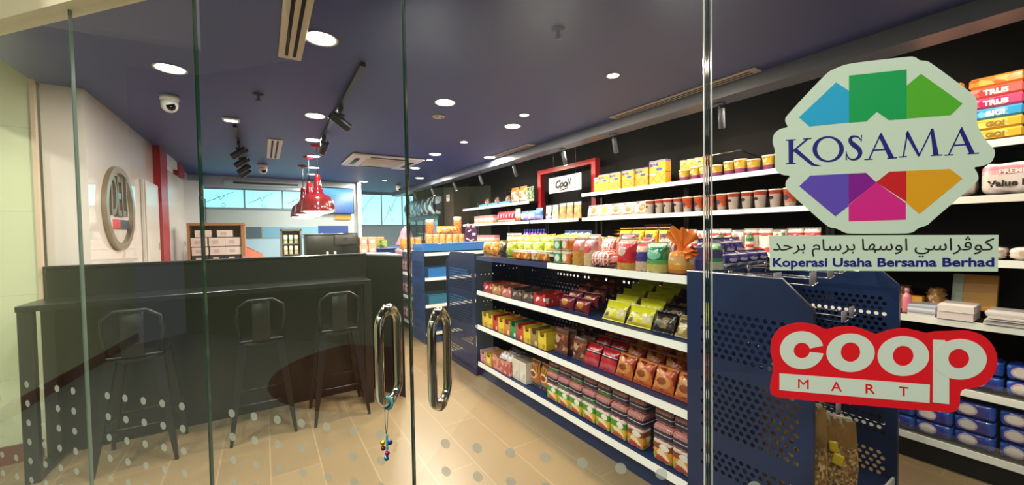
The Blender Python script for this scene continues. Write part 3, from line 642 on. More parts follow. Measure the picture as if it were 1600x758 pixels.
for i, (dx, z, w, lb) in enumerate([(0,.0,.115,'pale orange carton at the bottom of the stack beside coffee machine'), (.122,.0,.11,'pale orange carton at the bottom of the stack, aisle side'), (0,.132,.115,'pale orange carton second up in the stack beside coffee machine'), (.122,.132,.11,'pale orange carton second up, aisle side of the stack'), (.122,.264,.11,'pale orange carton on top of the stack, aisle side'), (0,.264,.10,'pale orange carton on top of the stack beside coffee machine')]):
    o = MB().rbox(-w/2, -.1, 0, w/2, .1, .13, .003, 1, smooth=False).build('small_carton', pack('carton_print', [(0, '#d9a183')], .6, blot=(28, ['#d9a183', '#e5b39a', '#dca487', '#c88b70'], .1, .85)), loc=(1.26+dx, 6.15, 1.16+z))
    tag(o, lb, 'carton', 'pale cartons stacked by the coffee machine')
    MB().box(-w*.3, -.103, .04, w*.3, -.1005, .085).build('label_patch', mat('carton_label', '#efd3c2', .6), o)
dcase = thing('drink_case', 'open steel-framed case with pale drink cartons beside the black coffee machine', 'display case', (.335, 6.3, 1.16))
MB().box(-.13, -.02, 0, -.11, .15, .52).box(.11, -.02, 0, .13, .15, .52).box(-.13, .14, 0, .13, .15, .52).box(-.13, -.02, .5, .13, .15, .53).build('casing', mat('case_grey', '#7b756c', .4), dcase)
for z in (.02, .17, .32): MB().box(-.11, -.01, z-.01, .11, .13, z).build('shelf', MATS['case_grey'], dcase)
for r_, z in enumerate((.02, .17, .32)):
    for k in range(3):
        o = MB().rbox(-.022, -.02, 0, .022, .02, .12, .004, 1).build('drink_carton', pack('drink_print%d' % r_, [(0, '#e8dfbc'), (.3, ['#c9b070', '#d0c090', '#8fae6a'][r_]), (.55, '#efe8cf')]), loc=(.267+.065*k, 6.33, 1.161+z))
        tag(o, 'pale drink carton, %s along the %s shelf of the steel case' % (ORD[k], ('bottom', 'middle', 'top')[r_]), 'drink carton', 'drink cartons in the steel case')
rcm = mat('chair_red', '#d6263c', .35)
for x, lb in ((.10, 'small red stool top peeking over partition, further from coffee machine'), (.42, 'small red stool top peeking over partition, next to coffee machine')):
    t = thing('red_stool', lb, 'stool', (x, 5.55, 0))
    MB().rbox(-.10, -.1, 1.22, .10, .1, 1.30, .03, 3).build('seat', rcm, t)
    for sx in (-1, 1):
        for sy in (-1, 1): MB().tube([(sx*.08, sy*.08, 1.22), (sx*.12, sy*.12, 0)], .012, 6).build('leg', steel, t)
# wooden rack with papers and orange armchair beyond the partition
wr = thing('wooden_rack', 'wooden rack stacked with pale boxes beside the dark door joint', 'rack', (-.50, 7.4, 0)); wd = mat('rack_wood', '#a8744a', .5)
MB().box(-.42, -.15, 0, -.39, .15, 1.78).box(.22, -.15, 0, .27, .15, 1.78).build('upright', wd, wr)
for z in (.3, .8, 1.2): MB().box(-.39, -.15, z, .22, .15, z+.025).build('shelf', wd, wr)
MB().box(-.42, -.16, 1.76, .27, .16, 1.80).build('top', wd, wr)
MB().box(-.39, .13, .3, .22, .14, 1.76).build('back', mat('rack_back', '#5a4736', .6), wr)
pb = mat('pale_box', '#e9d5ca', .5); k = 0
for z, xs, h in ((1.2265, (-.28, -.08, .11), .09), (1.32, (-.28, -.07, .12), .12), (1.45, (-.29, -.08, .115), .13), (1.59, (-.24, .02), .10)):
    for x in xs:
        o = MB().rbox(-.095, -.1, 0, .095, .1, h, .003, 1, smooth=False).build('flat_box', mat('dark_box', '#2b2c2c', .4) if z < 1.3 else pb, loc=(-.50+x, 7.37, z)); k += 1
        tag(o, ('dark' if z < 1.3 else 'pale pink')+' flat box, %s counting up from the shelf of the wooden rack' % ORD[k-1], 'box', 'boxes in the wooden rack')
        MB().box(-.05, -.103, h*.3, .02, -.1005, h*.7).build('label_patch', mat('box_label', '#cdb6aa', .5), o)
oc = thing('orange_armchair', 'rounded orange armchair back behind the wooden rack', 'armchair', (-.35, 8.2, 0)); om = mat('orange_fabric', '#d8563a', .6)
MB().grid(lambda u, v: ((.46-.12*v*v)*math.cos(PI*2*u)*(1-.0*v), (.30-.1*v*v)*math.sin(2*PI*u), .35+v*1.12*(1-.18*math.cos(2*PI*u)*v)), 28, 8, wrap=True).lathe([(.0001, 1.3), (.2, 1.3)], 12).build('shell', om, oc)
MB().rbox(-.42, -.3, .1, .42, .3, .45, .08, 3).build('seat', om, oc)
for sx in (-1, 1):
    for sy in (-1, 1): MB().tube([(sx*.3, sy*.2, .12), (sx*.33, sy*.24, 0)], .015, 6).build('leg', wd, oc)
sb = thing('card_holder', 'small brown picture stand on the counter before the pale blue wall', 'card stand', (-.18, 6.3, 1.16))
MB().box(-.05, -.01, 0, .05, .01, .17, M=RX(-.15)).build('card', mat('card_brown', '#a8806c', .5), sb); MB().box(-.03, -.012, .05, .02, -.0105, .12, M=RX(-.15)).build('print', mat('card_print', '#c05a48', .5), sb)
MB().box(-.06, -.02, 0, .06, .05, .012).build('foot', wd, sb)
# television on the deli back wall
tv = thing('wall_television', 'flat television with blue screen mounted on pale deli wall', 'television', (1.36, 9.22, 2.33))
MB().rbox(-.36, -.06, -.28, .36, -.01, .28, .008, 1, smooth=False).build('casing', mat('tv_black', '#0b0d12', .25), tv)
sm = bpy.data.materials.new('tv_screen'); sm.use_nodes = True; MATS['tv_screen'] = sm; t = NT(sm)
tc = t.n('ShaderNodeTexCoord'); sp = t.n('ShaderNodeSeparateXYZ'); t.l(tc.outputs['Generated'], sp.inputs[0])
cr = t.n('ShaderNodeValToRGB'); e = cr.color_ramp.elements; e[0].color = lin('#0f4fae'); e[1].color = lin('#2f8ad8'); e[1].position = .5; x = e.new(.8); x.color = lin('#6fbfe8')
x = e.new(1.0); x.color = lin('#3f8fd0'); t.l(t.math('ADD', t.math('MULTIPLY', sp.outputs[2], .8), t.math('MULTIPLY', sp.outputs[0], .2)), cr.inputs[0])
t.l(cr.outputs[0], t.b.inputs['Emission Color']); t.b.inputs['Emission Strength'].default_value = 1.5; t.b.inputs['Base Color'].default_value = (.02, .02, .02, 1); t.b.inputs['Roughness'].default_value = .15
MB().box(-.345, -.064, -.262, .345, -.0605, .262).build('screen', sm, tv)
arcs = MB()
for k in range(4): arcs.tube([(-.15+.45*math.cos(a*PI/30)*(.6+.1*k), -.0655, -.26+.42*math.sin(a*PI/30)*(.62+.1*k)) for a in range(0, 16)], .003, 4)
arcs.build('bridge_picture', mat('tv_arc', '#2b5f9a', .5), tv)
MB().box(-.1, -.012, -.1, .1, .025, .1).build('wall_bracket', black_m, tv)
nt = MB().box(-.16, -.01, -.05, .16, 0, .05).build('yellow_notice', mat('notice_yellow', '#cf9a3c', .5), loc=(1.50, 9.235, 1.97)); tag(nt, 'small yellow notice strip under the television', 'notice')
av = thing('wall_air_unit', 'pale slim linear air grille high on deli wall with dark marks', 'air vent', (.1, 9.245, 2.63))
MB().rbox(-.7, -.03, -.05, .7, 0, .05, .006, 1).build('housing', mat('grille_pale', '#cfdada', .4), av); MB().box(-.55, -.034, -.02, .55, -.0305, .02).build('slot', mat('grille_slot', '#3d4a50', .5), av)
# ------------------------------------------------------------------ perforated sheet
def perf(mb, w, h, bands, pitch=.036, r=.011, M=None, mi=0, cham=None, margin=.045, th=.0015):
    """upright steel sheet in local x (0..w), z (0..h); staggered round holes inside the z bands; optional cut top corner (dx, dz) at x=0"""
    polys = []; rh = pitch*.866
    x0 = margin; ncol = int((w-2*margin)/pitch); x1 = x0+ncol*pitch; zs = 0
    def solid(a, b):
        if b-a < 1e-5: return
        if cham and b > h-cham[1]-1e-6:
            z = h-cham[1]
            if a < z: polys.append([(0,a),(w,a),(w,z),(0,z)]); a = z
            polys.append([(0,a),(w,a),(w,h),(cham[0],h)])
        else: polys.append([(0,a),(w,a),(w,b),(0,b)])
    for z0, z1 in bands:
        solid(zs, z0); n = max(1, int((z1-z0)/rh))
        for k in range(n):
            za, zb = z0+k*rh, z0+(k+1)*rh; zc = (za+zb)/2; off = pitch/2 if k % 2 else 0
            polys.append([(0,za),(x0+off,za),(x0+off,zb),(0,zb)]); m = ncol-(1 if off else 0); xe = x0+off+m*pitch
            polys.append([(xe,za),(w,za),(w,zb),(xe,zb)])
            for c in range(m):
                xa = x0+off+c*pitch; xb = xa+pitch; xc = (xa+xb)/2
                rim = [(xb,zc),(xb,zb),(xc,zb),(xa,zb),(xa,zc),(xa,za),(xc,za),(xb,za)]
                hol = [(xc+r*math.cos(q*PI/4), zc+r*math.sin(q*PI/4)) for q in range(8)]
                for q in range(8): polys.append([rim[q], rim[(q+1) % 8], hol[(q+1) % 8], hol[q]])
        zs = z0+n*rh
    solid(zs, h)
    for s in (0, th):
        for p in polys: mb.add([(x, s, z) for x, z in p], [(0,1,2,3)], M, mi)
    ol = [(0,0),(w,0),(w,h)] + ([(cham[0],h),(0,h-cham[1])] if cham else [(0,h)])
    for i in range(len(ol)):
        a, b = ol[i], ol[(i+1) % len(ol)]
        mb.add([(a[0],0,a[1]),(b[0],0,b[1]),(b[0],th,b[1]),(a[0],th,a[1])], [(0,1,2,3)], M, mi)
    return mb
# ------------------------------------------------------------------ gondola with shelves
GX0, GX1 = 1.97, 3.12
LEV = (.165, .575, .955, 1.335)
def gondola(label, y0, y1, nb, tiers=LEV, navy_last=True):
    t = thing('gondola_shelf', label, 'shelving', ((GX0+GX1)/2, (y0+y1)/2, 0)); hx = (GX1-GX0)/2; hy = (y1-y0)/2; L = (y1-y0)/nb
    MB().box(-hx+.04, -hy, 0, hx-.04, hy, .1).build('plinth', navy, t)
    for b in range(nb):
        ya = -hy+b*L
        pm_ = MB(); perf(pm_, L-.01, 1.17, [(.2, 1.1)], .05, .012, M=T(-.008, ya+.005, .12) @ RZ(PI/2)); pm_.build('back_panel', navy, t)
        for sx in (-1, 1):
            for z in tiers:
                if z > 1.3 and sx > 0: continue
                xa, xb = (-hx+.008, -.02) if sx < 0 else (.02, hx-.008)
                if z > 1.3: xa, xb = -hx+.008, hx-.008
                sh = MB().box(xa, ya+.003, z-.03, xb, ya+L-.003, z-.001).build('shelf', navy, t)
                for side in ((-1, 1) if z > 1.3 else (sx,)):
                    xr = side*hx; last = navy_last and b == nb-1 and z > 1.3
                    MB().add([(xr, ya+.002, z-.042), (xr, ya+L-.002, z-.042), (xr-side*.006, ya+L-.002, z+.004), (xr-side*.006, ya+.002, z+.004),
                              (xr-side*.008, ya+.002, z-.042), (xr-side*.008, ya+L-.002, z-.042), (xr-side*.011, ya+L-.002, z+.004), (xr-side*.011, ya+.002, z+.004)],
                             [(0,1,2,3),(7,6,5,4),(0,4,5,1),(3,2,6,7),(0,3,7,4),(1,5,6,2)]).build('price_rail', navy if last else rail, sh)
    return t
g1 = gondola('long navy double-sided gondola shelf with white price rails beside the aisle', 1.29, 3.83, 2)
BANDS = [(.05,.26),(.33,.46),(.54,.86),(.93,1.21)]
def endcap(label, yf, yb, near=True):
    """side panels, peg back and base tray closing one end of a gondola; front edge at yf, back at yb"""
    t = thing('gondola_endcap', label, 'shelving', ((GX0+GX1)/2, (yf+yb)/2, 0)); hx = (GX1-GX0)/2+.012; d = abs(yb-yf); s = 1 if yb > yf else -1
    for sx in (-1, 1):
        p = MB(); perf(p, d, 1.37, BANDS, .036, .0115, cham=(.115, .115), M=T(sx*hx-(.002 if sx > 0 else 0), s*(-d/2), 0) @ RZ(s*PI/2)); o = p.build('side_panel', navy, t)
        a = MB().tube([(sx*hx, s*(-d/2), 1.253), (sx*hx, s*(-d/2+.117), 1.37), (sx*hx, s*d/2, 1.37)], .004, 6); a.build('edge_strip', mat('edge_aluminium', '#b9b6c2', .25, .8), o)
        MB().box(sx*hx-.014, s*(-d/2)-.004, 0, sx*hx+.014, s*(-d/2)+.006, 1.25).build('front_flange', navy, o)
    bk = MB(); perf(bk, 2*hx-.03, 1.35, [(.5, 1.25)], .05, .006, M=T(-hx+.015, s*(d/2-.01), 0)); bk.build('back_panel', navy, t)
    MB().box(-hx+.01, -d/2+.02, .0, hx-.01, d/2-.02, .09).build('base_tray', navy, t)
    MB().box(-hx+.01, s*(-d/2+.012)-.006, .06, hx-.01, s*(-d/2+.012)+.006, .105).build('price_rail', rail, t)
    return t
e1 = endcap('navy perforated end display with cut-off top corners nearest the glass', .70, 1.285)
# hooks with price tags on the back panel of the near display
tagm = mat('tag_grey', '#aaa2a8', .4)
for i, (x, z, l) in enumerate([(2.03,1.32,.40),(2.36,1.30,.42),(2.58,1.32,.42),(2.80,1.33,.40),(3.06,1.325,.40),(3.03,1.04,.38),(2.84,1.04,.40),(3.04,.50,.38),(2.83,.50,.38),(2.20,.78,.36),(2.42,.76,.2),(2.60,.62,.38)]):
    o = MB().tube([(0, 0, 0), (0, -l, .0), (0, -l-.02, .02)], .003, 6).tube([(-.012, 0, .035), (-.012, -l, .035)], .0025, 6).rbox(-.025, -.004, -.02, .025, .004, .045, .002, 1).build('display_hook', chrome, e1, loc=(x-(GX0+GX1)/2, 1.265-(.70+1.285)/2, z))
    MB().rbox(-.038, -l-.004, -.005, .038, -l, .06, .002, 1, M=T(-.012, 0, .01)).build('price_tag', tagm, o)
e2 = endcap('navy perforated end panel at the far end of the near gondola', 4.60, 3.84)
# second gondola block behind, with stepped end shelves and clear blue trays
t2 = thing('end_shelf_unit', 'deep blue end shelf unit with white rails at far aisle', 'shelving', (2.5, 5.62, 0)); blue_m = mat('unit_blue', '#1c3a6c', .35)
for sx in (-1, 1):
    p = MB(); perf(p, .55, 1.33, BANDS, .03, .009, M=T(sx*.575, -.27, 0) @ RZ(PI/2)); p.build('side_panel', blue_m, t2)
MB().box(-.57, .2, 0, .57, .22, 1.33).build('back_panel', blue_m, t2); MB().box(-.57, -.25, 0, .57, .2, .09).build('base', blue_m, t2)
for z in (.16, .56, .95, 1.31):
    sh = MB().box(-.565, -.26, z-.03, .565, .2, z).build('shelf', blue_m, t2); MB().box(-.565, -.272, z-.04, .565, -.262, z+.005).build('price_rail', rail, sh)
blue_c = mat('tray_blue', '#2c6fb4', .25, coat=.4)
def bin_(label, x, y, z, w, d, h, m, group='blue trays on the end shelf unit'):
    t = thing('storage_tray', label, 'tray', (x, y, z), 0, group)
    MB().box(-w/2, -d/2, 0, w/2, d/2, .006).box(-w/2, -d/2, .006, w/2, -d/2+.006, h).box(-w/2, d/2-.006, .006, w/2, d/2, h).box(-w/2, -d/2+.006, .006, -w/2+.006, d/2-.006, h).box(w/2-.006, -d/2+.006, .006, w/2, d/2-.006, h).build('body', m, t)
    MB().tube([(-w/2, -d/2, h), (w/2, -d/2, h), (w/2, d/2, h), (-w/2, d/2, h)], .006, 6, closed=True).build('rim', m, t)
bin_('shallow bright blue tray on top of the far end unit', 2.35, 5.6, 1.334, .84, .5, .10, blue_c)
bin_('bright blue tray on top of far end unit, next to gift packs', 2.93, 5.62, 1.334, .27, .45, .11, blue_c)
bin_('blue plastic tray on the upper shelf of the far end unit', 2.3, 5.55, .951, .62, .38, .14, blue_c)
bin_('blue plastic tray on the middle shelf of the far end unit', 2.3, 5.55, .561, .62, .38, .14, mat('tray_teal', '#2f6f8f', .25, coat=.4))
g2 = gondola('second navy gondola shelf behind the far end unit', 5.9, 8.4, 2)
# low navy counter at the far left with baskets on top
lc = thing('island_counter', 'plain deep blue island counter behind the black counter end', 'counter', (1.79, 7.2, 0))
MB().rbox(-.30, -.55, 0, .10, .6, 1.33, .006, 1, smooth=False).build('body', mat('island_blue', '#172c66', .35), lc); MB().rbox(-.32, -.57, 1.33, .12, .62, 1.36, .006, 1, smooth=False).build('top', MATS['island_blue'], lc)
# ------------------------------------------------------------------ wall shelving, one unit per bay
WX = 3.69; WL = (.18, .56, .99, 1.38, 1.77, 2.10)
shelf_d = mat('shelf_black', '#120e0b', .45, spec=.3)
def wallbay(label, y0, y1, levels, top=2.25):
    t = thing('wall_shelf_unit', label, 'shelving', (4.0, (y0+y1)/2, 0)); h = (y1-y0)/2
    MB().box(.085, -h+.002, 0, .11, h-.002, top).build('back_panel', mat('shelf_back', '#0d0a08', .6, spec=.15), t)
    MB().box(-.27, -h+.01, 0, .085, h-.01, .12).build('plinth', shelf_d, t)
    for sy in (-1, 1): MB().box(.05, sy*(h-.016)-.014, 0, .085, sy*(h-.016)+.014, top).build('upright', mat('upright_grey', '#3a3532', .4), t)
    for z in levels:
        sh = MB().box(WX-4.0+.012, -h+.003, z-.035, .085, h-.003, z-.002).build('shelf', shelf_d, t)
        MB().box(WX-4.0, -h+.003, z-.04, WX-4.0+.01, h-.003, z+.004).build('price_rail', rail, sh)
    return t
wallbay('black wall shelf bay with white rails, closest to glass with tissue packs', -.95, .02, WL)
wallbay('black wall shelf bay with white rails, second from glass, behind the end display', .02, 1.335, WL)
wallbay('black wall shelf bay with white rails carrying noodle cups', 1.335, 2.665, WL)
wallbay('black wall shelf bay with white rails carrying yellow cracker boxes', 2.665, 3.995, WL)
wallbay('lower wall shelf bay under the red frame with snack pouches', 4.07, 5.22, WL[:5], 1.85)
wallbay('black wall shelf bay past the red frame with baby goods', 5.25, 6.45, WL)
wallbay('black wall shelf bay at the far end of the right wall', 6.45, 7.75, WL)
for y0, y1 in ((2.0, 2.65), (5.6, 6.4)):
    t = thing('shelf_rod', 'thin bare metal rod across the top of wall bay %s' % ('with cracker boxes' if y0 < 3 else 'past the red frame'), 'rail', (3.9, (y0+y1)/2, 2.35)); h = (y1-y0)/2
    MB().tube([(0, -h, 0), (0, h, 0)], .008, 8).build('rod', chrome, t)
    for s in (-1, 1): MB().tube([(0, s*h, 0), (.22, s*h, -.02)], .006, 6).build('bracket', chrome, t)
# red frame and hanging sign
rf = thing('display_niche', 'thick red square frame standing out from the black wall', 'frame', (3.92, 4.6, 0))
MB().box(-.03, -.67, 1.85, .06, -.59, 2.60).build('post', red_p, rf); MB().box(-.03, .59, 1.85, .06, .67, 2.60).build('post', red_p, rf); MB().box(-.03, -.59, 2.53, .06, .59, 2.60).build('top_rail', red_p, rf)
hs = thing('hanging_sign', 'white rounded sign with black hand-drawn lettering hung inside red frame', 'sign', (3.75, 4.42, 2.29))
MB().rbox(-.012, -.36, -.12, .012, .36, .12, .011, 3).build('board', mat('sign_white', '#e9e2e6', .3), hs)
vs, fs = textmesh('Coo', .15, .001, .008, shear=.3); Mt = frame((-.0135, .04, .0), (0, -1, 0), (0, 0, 1), (-1, 0, 0))
MB().add(vs, fs, Mt @ T(-.03, .0, 0)).build('lettering', black_m, hs)
sc = MB()
for k in range(2): sc.tube([(-.015, .14-.05*k, -.05), (-.015, .06-.05*k, -.09), (-.015, -.04-.04*k, -.07), (-.015, -.09, -.01+.02*k)], .005, 5)
for y in (-.09, -.13): sc.tube([(-.015, y, -.03), (-.015, y-.03, .07)], .007, 5)
sc.build('flourish', black_m, hs)
for y in (-.25, .25): MB().tube([(0, y, .11), (0, y, .908)], .002, 5).build('wire', chrome, hs)
# ------------------------------------------------------------------ packaged goods: one prototype of each kind, then copies
PROTO = {}
def proto(key, parts): PROTO[key] = [(n, mb.mesh(key+'_'+n, m)) for n, mb, m in parts]
def put(key, name, label, cat, loc, rz=-PI/2, group=None, tilt=(0, 0), s=None):
    P = PROTO[key]; root = bpy.data.objects.new(name, P[0][1]); C.objects.link(root); root.location = loc; root.rotation_euler = (tilt[0], tilt[1], rz)
    if s: root.scale = s
    if tilt[0] or tilt[1] or s:                          # leaning goods still stand on their shelf
        R3 = root.rotation_euler.to_matrix() @ Matrix.Diagonal(s or (1, 1, 1)); root.location.z -= min((R3 @ v.co).z for _, me in P for v in me.vertices)
    tag(root, label, cat, group)
    for n, me in P[1:]:
        c = bpy.data.objects.new(n, me); C.objects.link(c); c.parent = root
    return root
def noise(a, b, k): return math.sin(a*12.9+k)*math.cos(b*9.7+k*1.7)+.5*math.sin(a*27+b*21+k*2.3)
def bag(key, w, h, d, m, seal, k=1, wr=.006, base=False, bp=1.0):
    """sealed pillow pack, front towards -y, standing on its lower seam"""
    mb = MB(); c = .05*h
    def side(sg):
        def f(u, v):
            x = (u-.5)*w; e = max(0, 1-abs(2*u-1)**3); q = max(0, math.sin(PI*min(1, max(0, v)))) if not base else (max(0, 1-v**bp))**.6
            t = d/2*(e**.5)*(q**.5 if not base else q); n = wr*noise(u*2.3, v*2.1, k+sg)*e*min(1, 4*(1-v))*(1 if base else min(1, 4*v))
            sq = 1-.07*math.sin(PI*v)
            return (x*sq*(1 if not base else 1), sg*(t+n*.9), (0 if base else c)+v*(h-(c if base else 2*c)))
        return f
    for sg in (-1, 1): mb.grid(side(sg), 12, 12)
    s = MB()
    for z0, z1 in ([(h-c, h)] if base else [(0, c), (h-c, h)]):
        n = 10
        for i in range(n):
            x0, x1 = -w/2+w*i/n, -w/2+w*(i+1)/n; a, b = (.0016 if i % 2 else -.0016), (-.0016 if i % 2 else .0016)
            s.add([(x0, a-.0012, z0), (x1, b-.0012, z0), (x1, b-.0012, z1), (x0, a-.0012, z1), (x0, a+.0012, z0), (x1, b+.0012, z0), (x1, b+.0012, z1), (x0, a+.0012, z1)], [(0,1,2,3), (7,6,5,4), (3,2,6,7), (0,4,5,1)])
    proto(key, [('body', mb, m), ('seal', s, seal)])
def carton(key, w, d, h, m, flap=None, r=.003):
    mb = MB().rbox(-w/2, -d/2, 0, w/2, d/2, h, r, 1, smooth=False); ps = [('body', mb, m)]
    if flap: ps.append(('top_flap', MB().box(-w/2+.002, -d/2+.002, h-.0005, w/2-.002, d/2-.002, h+.0015), flap))
    proto(key, ps)
def tray(key, w, d, h, m, inner, cut=.45):
    """open display carton with a cut-down front and rows of small packs inside"""
    q = .003; mb = MB().box(-w/2, -d/2, 0, w/2, d/2, q).box(-w/2, d/2-q, q, w/2, d/2, h).box(-w/2, -d/2, q, -w/2+q, d/2, h).box(w/2-q, -d/2, q, w/2, d/2, h)
    mb.prism([(-w/2+q, q), (w/2-q, q), (w/2-q, h), (w*.3, h), (w*.22, h*cut+h*.25), (-w*.22, h*cut+h*.25), (-w*.3, h), (-w/2+q, h)], 0, q, 0, frame((0, -d/2+q, 0), (1, 0, 0), (0, 0, 1), (0, -1, 0)))
    inn = MB()
    for k in range(4):
        for j in range(2): inn.rbox(-w*.44+j*w*.45, -d*.42+k*d*.215, q, -w*.44+j*w*.45+w*.42, -d*.42+k*d*.215+d*.18, h*.72, .004, 1)
    proto(key, [('body', mb, m), ('inner_packs', inn, inner)])
def cup(key, r, h, m, lid, taper=.8):
    mb = MB().lathe([(r*taper*.94, 0), (r*taper, .003), (r*.985, h-.008), (r*1.03, h-.006), (r*1.04, h)], 26)
    proto(key, [('body', mb, m), ('lid', MB().lathe([(r*1.03, h-.0005), (r*1.05, h+.001), (r*1.03, h+.003), (.0001, h+.0035)], 26), lid)])
def jar(key, r, h, m, lid):
    mb = MB().lathe([(r*.92, 0), (r, .008), (r, h*.82), (r*.97, h*.86), (r*.9, h*.87)], 24)
    proto(key, [('body', mb, m), ('lid', MB().lathe([(r*.98, h*.86), (r*1.0, h*.87), (r*1.0, h*.985), (r*.96, h), (.0001, h)], 24), lid)])
def brick(key, w, d, h, m, k=1, wr=.005, end=None, r=.3):
    """soft wrapped block with rounded shoulders"""
    mb = MB(); rr = r*min(w, d, h)
    bm = bmesh.new(); bmesh.ops.create_cube(bm, size=1); bmesh.ops.subdivide_edges(bm, edges=bm.edges[:], cuts=7, use_grid_fill=True)
    hw = (w/2, d/2, h/2); vs = []
    for v in bm.verts:
        p = [v.co[i]*2*hw[i] for i in range(3)]; q = [max(-hw[i]+rr, min(hw[i]-rr, p[i])) for i in range(3)]
        dv = Vector([p[i]-q[i] for i in range(3)]); L = dv.length
        o = Vector(q)+(dv.normalized()*rr if L > 1e-6 and max(abs(x) for x in dv) > 0 and L > 0 else dv)
        if L > 1e-6: o = Vector(q)+dv.normalized()*min(rr, max(abs(x) for x in dv))
        n = wr*noise(p[0]*6/w*.4, p[2]*6/h*.4, k)
        o += Vector((p[0]/w, p[1]/d, p[2]/h))*n*1.6
        vs.append((o.x, o.y, max(0, o.z+h/2)))
    bm.verts.index_update(); mb.add(vs, [[v.index for v in f.verts] for f in bm.faces], smooth=True); bm.free()
    ps = [('body', mb, m)]
    if end:
        e = MB()
        for sx in (-1, 1): e.grid(lambda u, v: (sx*(w/2-.003+.012*(v)), (u-.5)*d*(.8+.2*v), h/2+.003*math.sin(u*30)*(v)), 16, 2)
        ps.append(('seal', e, end))
    proto(key, ps)
def loaf(key, w, d, h, m, tie, top, k=1, neck=.68, flare=.5, nr=.62):
    """bread bag: rounded loaf, gathered neck and loose tail"""
    prof = [(0, .84), (.02, .96), (.08, 1), (.35, 1.02), (neck*.78, .98), (neck*.9, .86), (neck*.97, (nr+.8)/2), (neck, nr)]
    tail = [(neck, nr), (neck+.02, nr*1.02), (neck+(1-neck)*.45, nr*.25+flare*.65), (neck+(1-neck)*.75, flare), (1, flare*1.1)]
    def loft(pr, wob):
        mb = MB(); n = 24
        def f(u, v):
            i = min(len(pr)-2, int(v*(len(pr)-1))); t_ = v*(len(pr)-1)-i; z = pr[i][0]*(1-t_)+pr[i+1][0]*t_; s = pr[i][1]*(1-t_)+pr[i+1][1]*t_
            a = 2*PI*u; c, sn = math.cos(a), math.sin(a); e = .55
            x = math.copysign(abs(c)**e, c)*w/2*s; y = math.copysign(abs(sn)**e, sn)*d/2*s; g = 1+wob*math.sin(a*9+k)*(1.2-s if s < 1.2 else 0)
            return (x*g, y*g, z*h)
        mb.grid(f, n, (len(pr)-1)*3, wrap=True); return mb
    b = loft(prof, .10); b.add([(x, y, z) for x, y, z in [(-w*.38, -d*.38, .001), (w*.38, -d*.38, .001), (w*.38, d*.38, .001), (-w*.38, d*.38, .001)]], [(3,2,1,0)])
    proto(key, [('body', b, m), ('tail', loft(tail, .32), top), ('tie', MB().tube([(w*.52*nr*math.copysign(abs(math.cos(q*PI/6))**.55, math.cos(q*PI/6)), d*.52*nr*math.copysign(abs(math.sin(q*PI/6))**.55, math.sin(q*PI/6)), neck*h) for q in range(12)], .005, 6, closed=True), tie)])
def bottle(key, r, h, m, cap):
    proto(key, [('body', MB().lathe([(r*.9, 0), (r, .006), (r, h*.62), (r*.9, h*.70), (r*.45, h*.78), (r*.42, h*.84), (.0001, h*.84)], 18), m), ('cap', MB().lathe([(r*.5, h*.83), (r*.5, h*.98), (r*.42, h), (.0001, h)], 14), cap)])
def row(keys, xf, z, ya, yb, n, name, lab, cat, group, rz=-PI/2, dep=0, tilt=(0, 0), jit=.006, tail='from the glass', s=None, ordk=0):
    for i in range(n):
        y = ya+(yb-ya)*(i+.5)/n; k = keys[i % len(keys)] if isinstance(keys, list) else keys
        lb = lab[i % len(lab)] if isinstance(lab, list) else lab
        put(k, name, '%s, %s %s' % (lb, ORD[i+ordk], tail), cat, (xf+dep+random.uniform(-jit, jit)*.5, y, z), rz+random.uniform(-1, 1)*jit*6, group, tilt, s)
sil = mat('foil_seal', '#b8b0a8', .3, .4)
P = pack
# --- near gondola, bottom shelf
ZB = LEV[0]+.002
tray('tray_pink', .115, .2, .13, P('pk_pink', [(0, '#c77a86'), (.55, '#d9a1a0')], .5, blot=(30, ['#d68a90', '#b7607a', '#e2b3a5'], .1, .5)), mat('inner_dark', '#4a3a30', .5))
tray('tray_yellow', .115, .2, .13, P('pk_yellow', [(0, '#d9a92e'), (.5, '#e0bb3a'), (.85, '#cf9a2a')], .5, oval=(.5, .45, .3, .25, '#f0d989')), MATS['inner_dark'])
tray('tray_coral', .34, .26, .15, P('pk_coral', [(0, '#c8685a'), (.7, '#cc7c6a')], .5, blot=(22, ['#d98d7d', '#c4594f', '#e5b1a2', '#b84b48'], .08, .8)), mat('inner_pinkish', '#9a6f5f', .5), .6)
put('tray_yellow', 'display_carton', 'yellow open carton on the gondola bottom shelf, far corner beside the pink one', 'carton', (2.10, 3.64, ZB), group='open cartons on the bottom shelf')
put('tray_pink', 'display_carton', 'pink open carton in the far corner of the gondola bottom shelf', 'carton', (2.10, 3.765, ZB), group='open cartons on the bottom shelf')
put('tray_coral', 'display_carton', 'wide coral pink carton of white sweets on the gondola bottom shelf', 'carton', (2.14, 3.39, ZB), group='open cartons on the bottom shelf')
bag('sweet_bag', .075, .10, .04, P('pk_sweet', [(0, '#d9d0cf'), (.4, '#b33d44'), (.62, '#e3d9d6')], .25, blot=(45, ['#e4dcd9', '#b8444b', '#cfc4c2'], .1, .9)), sil, 3)
for i in range(8):
    put('sweet_bag', 'sweet_pack', 'small white and red sweet pack lying in coral carton, %s counted from the glass' % ORD[i], 'sweets', (2.06+.12*(i % 2), 3.27+.034*i, ZB+.113), -PI/2+.1*math.sin(i*2), 'sweet packs in the coral carton', (-.9, .15*math.sin(i)))
carton('white_carton', .12, .24, .20, P('pk_white', [(0, '#d8cbb8'), (.5, '#e2d8c8')], .5, blot=(26, ['#dccfbd', '#cdbda6', '#e8dfd0'], .1, .5)), mat('carton_inside', '#8a7a66', .6))
